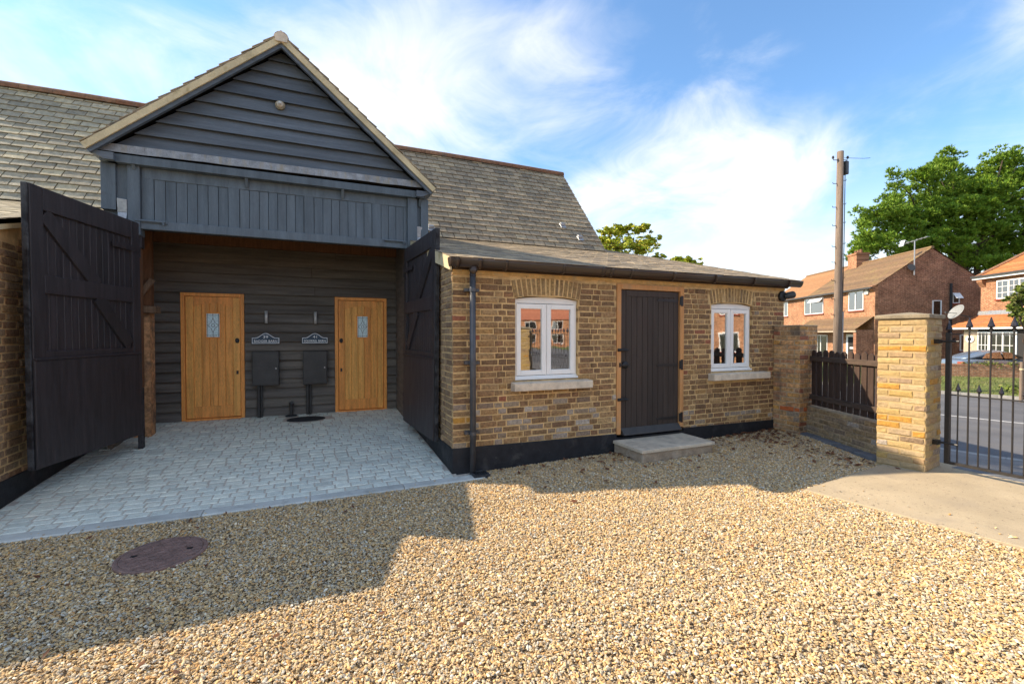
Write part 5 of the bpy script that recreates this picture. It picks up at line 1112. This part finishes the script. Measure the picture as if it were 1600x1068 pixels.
def hwin(P, t, axis, a, b, z0, z1, at, out_, lights, sill='redsill', open_=False, name='window', bars=0):
    """casement on a house wall. axis 'x' = front (plane y=at, outward -y); axis 'y' = gable (plane x=at, outward +x)"""
    def bx(mb, u0, u1, v0, v1, d0, d1):
        if axis == 'x': mb.box((u0, at - d1, v0), (u1, at - d0, v1))
        else: mb.box((at + d0, u0, v0), (at + d1, u1, v1))
    f = .06; mb = MB()
    bx(mb, a, a + f, z0, z1, .0, .05); bx(mb, b - f, b, z0, z1, .0, .05); bx(mb, a + f, b - f, z0, z0 + f, .0, .05); bx(mb, a + f, b - f, z1 - f, z1, .0, .05)
    for q in lights: bx(mb, a + (b - a) * q - .035, a + (b - a) * q + .035, z0 + f, z1 - f, .0, .05)
    wn = P(name, mb, 'upvc', t)
    if bars:
        mb = MB()
        for i in range(1, bars):
            u = a + (b - a) * i / bars; bx(mb, u - .012, u + .012, z0 + f, z1 - f, .01, .035)
        for v in (.33, .66): bx(mb, a + f, b - f, z0 + (z1 - z0) * v - .012, z0 + (z1 - z0) * v + .012, .011, .034)
        P('glazing_bar', mb, 'upvc', wn)
    mb = MB(); bx(mb, a + f * .8, b - f * .8, z0 + f * .8, z1 - f * .8, .012, .02); P('pane', mb, 'houseglass', wn)
    mb = MB(); bx(mb, a + f, b - f, z0 + f, z1 - f, .002, .005); P('window_backing', mb, 'window_backing' if lights and not open_ else 'room', wn)  # pale curtain; undivided and opened windows get a dark sheet as unlit room
    if sill: mb = MB(); bx(mb, a - .06, b + .06, z0 - .09, z0 - .005, .0, .10); P('sill', mb, sill, wn)
    if open_:
        mb = MB(); q0, q1 = a + (b - a) * open_[0], a + (b - a) * open_[1]; zt = z1 - .03; dz = .36
        if axis == 'x': mb.prism([(q0, at - .05, zt), (q1, at - .05, zt), (q1, at - .36, zt - dz), (q0, at - .36, zt - dz)], (0, .04, .03))
        else: mb.prism([(at + .05, q0, zt), (at + .05, q1, zt), (at + .36, q1, zt - dz), (at + .36, q0, zt - dz)], (-.04, 0, .03))
        P('open_light', mb, 'upvc', wn)
    return wn
# house A: gable end towards us
HA = (34.643, 14.083); zA, zE, zAp = -.6, 5.06, 7.64
t, T, P = house('red_brick_house', 'red brick semi-detached house with gable end and brown tiled roof behind the pole', HA, -16, 0, 7.25, zA, zE, zAp, 'roofbrown')
mb = MB(); mb.box((-16, 0, zA), (0, .2, zE)); P('front_wall', mb, 'hbrick_front')
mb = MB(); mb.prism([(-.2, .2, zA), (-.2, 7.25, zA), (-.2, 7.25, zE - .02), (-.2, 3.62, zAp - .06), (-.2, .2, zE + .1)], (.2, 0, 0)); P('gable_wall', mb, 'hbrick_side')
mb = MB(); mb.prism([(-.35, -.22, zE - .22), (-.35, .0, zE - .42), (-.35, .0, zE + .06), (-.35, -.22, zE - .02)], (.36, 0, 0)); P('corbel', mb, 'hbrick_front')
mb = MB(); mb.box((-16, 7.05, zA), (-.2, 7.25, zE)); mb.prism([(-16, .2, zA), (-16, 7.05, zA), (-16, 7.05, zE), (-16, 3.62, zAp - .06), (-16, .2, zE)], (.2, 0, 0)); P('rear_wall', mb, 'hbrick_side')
hroof(P, -8.6, .06, 7.25, zE, zAp, 'roofbrown'); defm('roofleft', [(.33, .17, .075), (.29, .15, .07), (.36, .19, .09)], .9, (9, .3, 6), fine=(30, .25), bump=(20, .6, .02))
hroof(P, -16.1, -8.62, 7.25, zE, zAp, 'roofleft')
mb = MB(); mb.box((-16.1, -.36, zE - .20), (.06, -.22, zE - .08)); P('gutter', mb, 'cabinet')
mb = MB(); mb.tube([(-16, 3.62, zAp + .02), (.06, 3.62, zAp + .02)], .11, 8); P('ridge', mb, 'roofbrown')
mb = MB(); mb.box((-8.4, 3.1, zAp - .9), (-7.2, 4.1, zAp + .95)); mb.box((-8.46, 3.04, zAp + .78), (-7.14, 4.16, zAp + .9)); ch = P('chimney', mb, 'hbrick_front')
for k in range(3): mb = MB(); mb.lathe([(.12, 0), (.10, .3)], MX.Translation((-8.15 + k * .35, 3.6, zAp + .95)), 10); P('chimney_pot', mb, 'terracotta', ch)
hwin(P, t, 'x', -9.15, -6.25, 3.4, 4.78, 0, 1, (.33,), open_=(.35, 1)); hwin(P, t, 'x', -2.88, -1.18, 3.42, 4.86, 0, 1, (.47,)); hwin(P, t, 'x', -13.6, -12.2, 3.4, 4.78, 0, 1, (.5,))
hwin(P, t, 'x', -7.1, -5.6, -.3, 1.6, 0, 1, (.35,)); hwin(P, t, 'x', -11.5, -9.4, .3, 1.6, 0, 1, (.33, .66))
mb = MB(); mb.box((-3.05, -.08, -.55), (-1.62, .0, 1.65)); dd = P('front_door', mb, 'upvc'); mb = MB(); mb.box((-2.8, -.10, -.3), (-1.85, -.081, 1.45)); P('door_panel', mb, 'frosted2' if 'frosted2' in MT else 'room', dd); mb = MB(); mb.box((-2.55, -.115, .55), (-2.1, -.101, .68)); P('letter_box', mb, 'signwhite', dd)
mb = MB(); rows = 7
for r in range(rows):
    y0, y1 = -1.25 + 1.25 * r / rows, -1.25 + 1.25 * (r + 1) / rows; z0, z1 = 1.98 + .95 * r / rows, 1.98 + .95 * (r + 1) / rows; mb.add([(-8.2, y0, z0 + .03), (-.05, y0, z0 + .03), (-.05, y1, z1), (-8.2, y1, z1), (-8.2, y0, z0 - .06), (-.05, y0, z0 - .06)], [(0, 1, 2, 3), (4, 5, 1, 0)])
P('canopy_roof', mb, 'roofbrown'); mb = MB(); mb.box((-8.2, -1.22, 1.80), (-.05, -1.16, 1.93)); P('canopy_fascia', mb, 'render')
mb = MB(); mb.box((-.42, -1.15, zA), (-.1, .0, 1.95)); P('porch_pier', mb, 'hbrick_side')
mb = MB(); mb.prism([(-1.0, -.10, 4.5), (-.66, -.10, 4.5), (-.62, -.10, 4.66), (-.7, -.10, 4.84), (-.96, -.10, 4.84), (-1.04, -.10, 4.66)], (0, .098, 0)); P('alarm_box', mb, 'alarm', None, .02)
hwin(P, t, 'y', 3.68, 4.26, 2.95, 4.0, 0, 1, ()); hwin(P, t, 'y', 4.95, 5.4, 3.78, 4.5, 0, 1, (), open_=(0, 1)); hwin(P, t, 'y', 5.46, 6.46, .5, 1.62, 0, 1, (.5,))
mb = MB(); mb.tube([(.09, 4.80, zA), (.09, 4.80, 5.15)], .075, 10); mb.tube([(.09, 4.80, 1.2), (.09, 5.1, 1.35)], .06, 8); P('soil_pipe', mb, 'ironblack')
mb = MB(); mb.tube([(.12, 2.42, 5.75), (.12, 2.42, 8.15)], .035, 8); mb.tube([(-.6, 2.1, 8.0), (.8, 2.75, 8.25)], .025, 6)
for k in range(7):
    q = k / 6; c_ = V((-.6 + 1.4 * q, 2.1 + .65 * q, 8.0 + .25 * q)); l_ = .32 - .1 * q; mb.tube([c_ + V((-l_ * .42, l_ * .9, 0)), c_ - V((-l_ * .42, l_ * .9, 0))], .012, 5)
mb.bar((-.55, 2.0, 7.85), (-.62, 2.2, 8.3), .3, .02); ae = P('aerial', mb, 'galv')
mb = MB(); mb.lathe([(.06, 0), (.2, .03), (.26, .08)], MX.Translation((.18, 2.15, 6.25)) @ MX.Rotation(R(70), 4, 'Y'), 14); mb.bar((0, 2.15, 6.2), (.2, 2.15, 6.25), .04); P('small_dish', mb, 'cabinet')
# house B: orange tiled roof, right edge
HB = (36.081, 9.101); zB, zbE, zbA = -.55, 5.24, 8.6
t, T, P = house('orange_roofed_house', 'red brick house with orange tiled hipped roof at the right edge', HB, 0, 9, 8.5, zB, zbE, zbA, 'rooforange')
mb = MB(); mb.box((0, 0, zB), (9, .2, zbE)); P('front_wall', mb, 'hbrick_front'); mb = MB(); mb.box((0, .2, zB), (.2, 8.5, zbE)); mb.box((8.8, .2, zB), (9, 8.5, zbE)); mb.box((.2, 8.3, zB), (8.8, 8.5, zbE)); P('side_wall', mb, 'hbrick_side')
hroof(P, -.25, 9.2, 8.5, zbE, zbA, 'rooforange', hipend=3.6)
for p0, p1 in (((-.25, -.25, zbE - .16), (3.35, 4.25, zbA + .04)), ((3.35, 4.25, zbA + .03), (9.2, 4.25, zbA + .03))):
    mb = MB(); mb.tube([p0, p1], .10, 8); P('ridge', mb, 'terracotta')
mb = MB(); mb.box((-.26, -.30, zbE - .26), (9.2, -.24, zbE - .08)); P('fascia', mb, 'upvc'); mb = MB(); mb.box((-.26, -.40, zbE - .14), (9.2, -.31, zbE - .04)); P('gutter', mb, 'cabinet')
mb = MB(); mb.prism([(-.02, -.24, zbE - .26), (-.02, -.24, zbE - .42), (-.02, 0, zbE - .75), (-.02, 0, zbE - .26)], (.35, 0, 0)); P('corbel', mb, 'hbrick_front')
hwin(P, t, 'x', 1.05, 3.1, 3.72, 4.80, 0, 1, (.36, .66), bars=6)
mb = MB(); rows = 8
for r in range(rows):
    y0, y1 = -1.25 + 1.15 * r / rows, -1.25 + 1.15 * (r + 1) / rows; z0, z1 = 2.1 + .72 * r / rows, 2.1 + .72 * (r + 1) / rows; x0, x1 = -.65 + .6 * r / rows, -.65 + .6 * (r + 1) / rows; mb.add([(x0, y0, z0 + .03), (6, y0, z0 + .03), (6, y1, z1), (x1, y1, z1), (x0, y0, z0 - .05), (6, y0, z0 - .05)], [(0, 1, 2, 3), (4, 5, 1, 0)])
mb.add([(-.65, -1.25, 2.08), (-.05, -.1, 2.8), (-.05, 0, 2.1)], [(0, 1, 2)]); P('porch_roof', mb, 'rooforange')
mb = MB(); mb.prism([(-.1, -.12, 2.79), (-.1, 0, 2.86), (-.1, 0, 3.06), (-.1, -.02, 3.06)], (6.1, 0, 0)); P('lead_flashing', mb, 'lead')
mb = MB(); mb.box((-.62, -1.24, 1.95), (6, -1.16, 2.09)); P('porch_fascia', mb, 'upvc'); mb = MB(); mb.box((-.02, -.9, zB), (.95, -.0, 1.95)); P('porch_wall', mb, 'render')
hwin(P, t, 'x', .96, 1.68, -.5, 1.8, -.9, 1, (), sill=None, bars=3); hwin(P, t, 'x', 1.72, 3.3, -.5, 1.8, -.9, 1, (.5,), sill=None, bars=4); mb = MB(); mb.box((.951, -.895, zB), (6, -.1, 1.94)); P('porch_back', mb, 'room')
mb = MB(); mb.lathe([(.02, 0), (.28, .02), (.28, .05), (.2, .06)], MX.Translation((.45, -.9, 1.35)) @ MX.Rotation(R(90), 4, 'X') @ MX.Diagonal((1, .75, 1, 1)), 20); pl_ = P('oval_plaque', mb, 'signwhite'); mb = MB(); mb.lathe([(.02, .062), (.14, .065), (.1, .07)], MX.Translation((.45, -.9, 1.35)) @ MX.Rotation(R(90), 4, 'X') @ MX.Diagonal((1, .75, 1, 1)), 16); P('plaque_motif', mb, 'cabinet', pl_)
mb = MB(); Md = MX.Translation((-.45, -.9, 3.0)) @ MX.Rotation(R(62), 4, 'X') @ MX.Rotation(R(-8), 4, 'Y') @ MX.Diagonal((1, .8, 1, 1)); mb.lathe([(.1, 0), (.4, .05), (.62, .14), (.6, .15), (.38, .07), (.08, .03)], Md, 24); ds_ = P('satellite_dish', mb, 'dish'); mb = MB(); mb.bar((-.05, 0, 2.6), (-.4, -.8, 2.85), .07); mb.bar((-.45, -.85, 2.95), (-.5, -1.5, 3.0), .03); mb.box((-.55, -1.6, 2.95), (-.45, -1.48, 3.1)); P('dish_arm', mb, 'cabinet', ds_)
# house C: opposite terrace, seen mirrored in the outbuilding windows
HANG = R(-97)
t, T, P = house('opposite_house', 'long brick house with red tiled roof across the road, mirrored in the windows', (27, -11, 0), 0, 1, 8, -.5, 5, 8, 'rooforange')
mb = MB(); mb.box((-3, 0, -.5), (22, .2, 5.0)); P('front_wall', mb, 'hbrick_front'); mb = MB(); mb.box((-3, .2, -.5), (-2.8, 8, 5)); mb.box((21.8, .2, -.5), (22, 8, 5)); mb.box((-2.8, 7.8, -.5), (21.8, 8, 5)); P('side_wall', mb, 'hbrick_side')
hroof(P, -3.2, 22.2, 8, 5.0, 8.4, 'redtile' if defm('redtile', [(.34, .13, .075), (.30, .11, .065)], .9, (9, .3, 6), bump=(20, .6, .02)) is None else '', rows=14)
for x in range(-1, 21, 4):
    hwin(P, t, 'x', x, x + 1.5, 3.1, 4.4, 0, 1, (.5,)); hwin(P, t, 'x', x, x + 1.6, .4, 1.8, 0, 1, (.5,))

HANG = atan2(.436, -.901) + R(90) + R(90)
HANG = atan2(-.436, -.901)
t, T, P = house('far_terrace', 'long distant brick terrace with red roof, mirrored in the left outbuilding window', (44, -64, 0), 0, 1, 8, -.5, 5, 8, 'rooforange')
mb = MB(); mb.box((-12, 0, -.6), (45, .2, 4.6)); P('front_wall', mb, 'hbrick_front'); mb = MB(); mb.box((-12, .2, -.6), (-11.8, 8, 4.6)); mb.box((44.8, .2, -.6), (45, 8, 4.6)); P('side_wall', mb, 'hbrick_side')
hroof(P, -12.2, 45.2, 8, 4.6, 9.4, 'redtile', rows=10)
for x in range(-10, 43, 5): hwin(P, t, 'x', x, x + 2.0, 2.6, 4.0, 0, 1, (.5,)); hwin(P, t, 'x', x, x + 2, .1, 1.6, 0, 1, (.5,))
# ------------------------------------------------------------------ garden wall, car, young tree and plants across the road
g0, g1 = V((25.4, 8.7, 0)), V((30.9, 3.7, 0)); ga = atan2((g1 - g0).y, (g1 - g0).x); GL = (g1 - g0).length
T = MX.Translation((g0.x, g0.y, 0)) @ MX.Rotation(ga, 4, 'Z')
gw = thing('garden_wall', 'low orange brick garden wall across the road in front of the parked car', 'brick wall', (g0.x, g0.y, -.5), ga)
mb = MB(); mb.box((0, -.11, -.7), (GL, .11, .08)); piece('wall', mb, 'lowbrick', gw, W=T)
x = 0
for i in range(int(GL / .085)):
    mb = MB(); mb.box((x, -.115, .082), (x + .075, .115, .185 + rnd(-.004, .004))); piece('coping_brick', mb, 'copebrick' if 'copebrick' in MT else (defm('copebrick', [(.42, .22, .13), (.36, .17, .10), (.45, .26, .16)], .9, (20, .3, 5)) or 'copebrick'), gw, W=T, bevel=0); x += .085
# ivy along the wall
def leafcloud(mb, c, r, n, s_, rs, flat=.6):
    for _ in range(n):
        while True:
            p = V((rs.uniform(-1, 1), rs.uniform(-1, 1), rs.uniform(-1, 1)))
            if p.length < 1: break
        p = V((p.x * r[0], p.y * r[1], p.z * r[2])) + V(c); a = V((rs.gauss(0, 1), rs.gauss(0, 1), rs.gauss(0, 1) * flat)).normalized(); b = a.cross(V((rs.gauss(0, 1), rs.gauss(0, 1), rs.gauss(0, 1)))).normalized(); q = rs.uniform(.6, 1.2) * s_
        mb.add([p - a * q, p + b * q * .55, p + a * q, p - b * q * .55], [(0, 1, 2, 3)])
rs = random.Random(9)
iv = thing('ivy', 'green ivy trailing over the low garden wall across the road', 'plant', (29.6, 5.6, .1)); mb = MB()
for i in range(40):
    q = rs.uniform(.42, 1.0); c_ = g0 + (g1 - g0) * q; leafcloud(mb, (c_.x, c_.y, .17 + rs.uniform(-.06, .1) + .1 * (q > .8)), (.22, .2, .12), 26, .055, rs)
link('foliage', mb.mesh('foliage', fix=False), iv, MX(), 'shrubleaf'); mb = MB(); mb.tube([g0 + (g1 - g0) * .42 + V((0, 0, .2)), g0 + (g1 - g0) * .7 + V((0, 0, .22)), g1 + V((0, 0, .2))], .012, 5); piece('stem', mb, 'bark', iv)
# car (saloon), local x forward
CT = MX.Translation((31.0, 8.45, -.56)) @ MX.Rotation(ga, 4, 'Z')
cc = V((-1.476, -5.144, 0)) + V((sr, cr, 0)) * 24.0 + V((cr, -sr, 0)) * (24.0 * (1552 - 800) / 711)
CT = MX.Translation((cc.x, cc.y, -.58)) @ MX.Rotation(atan2(-sr, cr) - .03, 4, 'Z')
car = tag(link('parked_car', None, None, CT), 'silver blue saloon car parked behind the low garden wall', 'car')
def loft(secs, n=0):
    mb = MB(); k = len(secs[0])
    for s_ in secs: mb.v += [tuple(p) for p in s_]
    for i in range(len(secs) - 1):
        for j in range(k - 1): mb.f.append((i * k + j, i * k + j + 1, (i + 1) * k + j + 1, (i + 1) * k + j))
    mb.f += [tuple(range(k)), tuple((len(secs) - 1) * k + j for j in range(k))[::-1]]
    for i in range(len(secs) - 1): mb.f.append((i * k + k - 1, i * k, (i + 1) * k, (i + 1) * k + k - 1))
    return mb
def bsec(x, top, w_, bot=.22):
    return [(x, -w_ * .96, bot), (x, -w_, .45), (x, -w_ * .98, top * .88), (x, -w_ * .86, top), (x, 0, top + .025), (x, w_ * .86, top), (x, w_ * .98, top * .88), (x, w_, .45), (x, w_ * .96, bot)]
body = loft([bsec(-2.28, .80, .72), bsec(-2.2, .93, .80), bsec(-1.5, .97, .88), bsec(-.9, .95, .90), bsec(.8, .93, .90), bsec(1.2, .90, .89), bsec(1.9, .80, .84), bsec(2.22, .68, .76), bsec(2.3, .55, .68)])
o = piece('body', body, 'carpaint', car, smooth=True, W=CT); md = o.modifiers.new('s', 'SUBSURF'); md.levels = 1; md.render_levels = 2
def csec(x, zt, wt, wb, zb=.92): return [(x, -wb, zb), (x, -wt, zt), (x, 0, zt + .03), (x, wt, zt), (x, wb, zb)]
cab = loft([csec(-1.95, .95, .70, .72), csec(-1.15, 1.33, .60, .80), csec(-.3, 1.40, .60, .83), csec(.3, 1.36, .60, .83), csec(1.25, .95, .68, .76)]); o = piece('roof', cab, 'carpaint', car, smooth=True, W=CT); md = o.modifiers.new('s', 'SUBSURF'); md.levels = 1; md.render_levels = 2
for s_ in (-1, 1):
    for xs_ in ([(-1.35, 1.0), (-1.02, 1.25), (-.32, 1.32), (-.32, .98)], [(-.24, .98), (-.24, 1.32), (.2, 1.29), (.78, 1.02)]):
        mb = MB(); mb.prism([(x, s_ * (.835 - (z - .92) * .46), z) for x, z in xs_], (0, s_ * .012, 0)); piece('side_window', mb, 'carglass', car, W=CT)
    mb = MB(); mb.box((2.0, s_ * .48, .58), (2.2, s_ * .76, .70)); piece('headlight', mb, 'lampglass', car, W=CT, bevel=.03); mb = MB(); mb.box((-2.27, s_ * .46, .68), (-2.12, s_ * .78, .82)); piece('tail_light', mb, 'redsill', car, W=CT, bevel=.03)
    mb = MB(); mb.box((.62, s_ * .86, .96), (.78, s_ * 1.04, 1.08)); piece('mirror', mb, 'carpaint', car, W=CT, bevel=.03)
    for wx_ in (-1.4, 1.42):
        Mw = CT @ MX.Translation((wx_, s_ * .78, .31)) @ MX.Rotation(R(90), 4, 'X'); wh = link('wheel', None, car, Mw); mb = MB().lathe([(.2, -.1), (.30, -.1), (.315, -.06), (.315, .06), (.30, .1), (.2, .1)], None, 20); link('tyre', mb.mesh('tyre'), wh, Mw, 'tyre'); mb = MB().lathe([(.05, -.105), (.205, -.08), (.205, .08), (.05, .105)], None, 16); link('rim', mb.mesh('rim'), wh, Mw, 'rim')
# ------------------------------------------------------------------ trees
def at(px, t, z): c_ = CAM + V((sr, cr, 0)) * t + V((cr, -sr, 0)) * (t * (px - 800) / 711); return V((c_.x, c_.y, z))
def zpx(py, t): return 1.645 + (522 - py) / 711 * t
def limb(mb, a, b, r0, r1, rs, n=5, bend=.12):
    a, b = V(a), V(b); L_ = (b - a).length; pts = []
    for i in range(n + 1):
        q = i / n; p = a.lerp(b, q); j = bend * L_ * q * (1 - q) * 2; pts.append(p + V((rs.uniform(-j, j), rs.uniform(-j, j), rs.uniform(-j, j) + (q * (1 - q)) * L_ * -.05)))
    mb.tube(pts, [r0 + (r1 - r0) * i / n for i in range(n + 1)], 7)
def pine():
    rs = random.Random(17); t0 = 54
    t = thing('pine_tree', 'big dark green spreading pine tree towering behind the houses', 'tree', at(1500, t0, -.6).to_tuple())
    wood = MB(); base = at(1500, t0, -.6)
    tops = [(1395, 285, 0), (1480, 243, 1.5), (1562, 240, -1.5), (1630, 262, 2)]
    for (px, py, dt) in tops: limb(wood, base + V((0, 0, 3)), at(px, t0 + dt, zpx(py + 18, t0)), .42, .05, rs, 8, .06)
    limb(wood, base, base + V((0, 0, 4)), .6, .48, rs, 4, .02)
    # pads of foliage: (px, py, half width px, half height px, depth offset)
    pads = [(1397, 290, 14, 12), (1390, 315, 24, 14), (1408, 330, 26, 15), (1385, 345, 34, 14), (1352, 352, 22, 15), (1365, 368, 34, 14), (1340, 398, 22, 11), (1352, 385, 30, 12), (1380, 392, 42, 12), (1405, 368, 36, 16),
            (1480, 250, 20, 10), (1462, 262, 28, 12), (1497, 262, 14, 8), (1440, 285, 26, 14), (1470, 285, 40, 14), (1500, 282, 30, 13), (1440, 312, 36, 16), (1480, 310, 44, 16), (1520, 305, 34, 14), (1450, 338, 44, 16), (1495, 338, 46, 16), (1532, 330, 36, 14), (1440, 365, 40, 15), (1478, 366, 46, 16), (1515, 362, 46, 15), (1475, 392, 46, 13), (1450, 385, 40, 10), (1520, 392, 46, 12), (1500, 412, 40, 10),
            (1560, 250, 24, 12), (1585, 262, 24, 11), (1540, 268, 24, 12), (1555, 285, 42, 14), (1595, 282, 34, 12), (1540, 308, 36, 14), (1580, 312, 44, 13), (1560, 335, 46, 14), (1600, 338, 40, 12), (1548, 362, 44, 14), (1590, 366, 46, 13), (1545, 390, 42, 12), (1585, 392, 44, 12), (1630, 275, 34, 14), (1640, 305, 40, 14), (1645, 340, 44, 14), (1640, 375, 44, 14), (1540, 418, 34, 10), (1420, 345, 30, 14), (1425, 395, 40, 10)]
    cr_ = MB()
    for (px, py, hw, hh) in pads:
        for layer in range(2):
            dt = rs.uniform(-3.2, 3.2); c_ = at(px, t0 + dt, zpx(py, t0)); rx, rz_ = hw / 711 * t0 * .74, hh / 711 * t0 * .95
            if layer == 0: limb(wood, base + V((0, 0, max(2, (c_.z - base.z) * .62))), c_ + V((0, 0, -rz_ * .6)), .13, .03, rs, 5, .1)
            for _ in range(max(2, int(4.6 * rx * (rz_ + .5)))):
                a = rs.uniform(0, 2 * pi); q = sqrt(rs.random()); cc_ = c_ + rt * (cos(a) * q * rx) + V((sr, cr, 0)) * (sin(a) * q * rx * .8) + V((0, 0, rs.uniform(-1, 1) * rz_ * sqrt(max(0, 1 - q * q * .8))))
                R_ = rs.uniform(.5, 1.0)
                for _k in range(int(34 * R_)):
                    dd_ = V((rs.gauss(0, 1), rs.gauss(0, 1), rs.gauss(.55, .8))).normalized(); p = cc_ + V((dd_.x, dd_.y, dd_.z * .7)) * R_ * rs.uniform(.55, 1)
                    up = (dd_ + V((0, 0, .9))).normalized(); s_ = rs.uniform(.26, .46)
                    for k in range(9):
                        d = (up + V((rs.gauss(0, .45), rs.gauss(0, .45), rs.gauss(0, .35)))).normalized(); b = d.cross(V((rs.gauss(0, 1), rs.gauss(0, 1), rs.gauss(0, 1)))).normalized() * .05
                        cr_.add([p - b, p + b, p + d * s_], [(0, 1, 2)])
    piece('trunk', wood, 'bark', t, smooth=True); o = link('crown', cr_.mesh('crown', fix=False), t, MX(), 'needles')
pine()
def broadleaf(name, lab, px, t0, pads, seed, m='leaves', leaf=.13, dens=1.0, base_px=None):
    rs = random.Random(seed); base = at(base_px or px, t0, -.5); t = thing(name, lab, 'tree', base.to_tuple()); wood, cr_ = MB(), MB()
    zt = max(zpx(p[1], t0) for p in pads); limb(wood, base, base + V((0, 0, (zt + .5) * .45)), .22 * t0 / 27, .13 * t0 / 27, rs, 5, .03)
    fork = base + V((0, 0, (zt + .5) * .44))
    for (qx, qy, hw, hh) in pads:
        c_ = at(qx, t0 + rs.uniform(-1.5, 1.5), zpx(qy, t0)); rx, rz_ = hw / 711 * t0, hh / 711 * t0
        limb(wood, fork, c_, .07 * t0 / 27, .012, rs, 6, .12)
        for _ in range(int(16 + 14 * dens)):
            a = V((rs.gauss(0, .5), rs.gauss(0, .5), rs.gauss(0, .5))); e = c_ + rt * a.x * rx + V((sr, cr, 0)) * a.y * rx + V((0, 0, a.z * rz_))
            limb(wood, c_, e, .018, .006, rs, 2, .1); leafcloud(cr_, e, (rx * .28, rx * .28, rz_ * .28), int(24 * dens), leaf, rs, .5)
    piece('trunk', wood, 'bark', t, smooth=True); link('crown', cr_.mesh('crown', fix=False), t, MX(), m)
broadleaf('sycamore_tree', 'yellow-green leafy tree rising behind the outbuilding roof beside the main roof', 985, 27, [(950, 368, 14, 8), (945, 385, 14, 10), (970, 358, 18, 8), (1005, 355, 14, 7), (985, 372, 22, 9), (1015, 378, 15, 7), (965, 392, 22, 9), (1000, 395, 22, 8), (1025, 398, 10, 5), (985, 410, 30, 9), (940, 405, 20, 10), (1008, 415, 24, 8)], 5, leaf=.105)
broadleaf('sycamore_tree', 'small sprig-like treetop showing over the right half of the outbuilding roof', 1070, 29, [(1060, 402, 12, 5), (1078, 408, 11, 5), (1048, 410, 8, 5), (1092, 414, 6, 4), (1065, 418, 16, 6), (1085, 424, 12, 6)], 6, leaf=.10)
broadleaf('young_tree', 'young staked tree with sparse yellow-green leaves at the right edge', 1606, 15, [(1592, 468, 9, 7), (1604, 455, 12, 8), (1590, 488, 9, 8), (1612, 475, 14, 12), (1602, 500, 12, 9), (1620, 495, 14, 12), (1608, 440, 10, 8)], 8, m='shrubleaf', leaf=.075, dens=.9)
b_ = at(1597, 14.6, -.5); sk = thing('tree_stake', 'round wooden stake with a strap beside the young tree', 'stake', b_.to_tuple())
mb = MB(); mb.tube([b_ + V((0, 0, -.1)), b_ + V((.03, 0, 1.26))], .05, 10); piece('post', mb, 'pole', sk); mb = MB(); mb.tube([b_ + V((.02, 0, 1.0)), b_ + V((.02, 0, 1.05))], .056, 10); piece('strap', mb, 'cream', sk)
pl = thing('bushy_plant', 'low leafy green plant at the foot of the tree stake', 'plant', at(1596, 16.4, -.45).to_tuple()); mb = MB()
rs = random.Random(2)
for i in range(16):
    c_ = at(1570 + rs.uniform(0, 50), 16.4 + rs.uniform(-.4, .4), -.42 + rs.uniform(0, .22)); leafcloud(mb, c_, (.2, .2, .14), 26, .07, rs)
link('foliage', mb.mesh('foliage', fix=False), pl, MX(), 'shrubleaf')
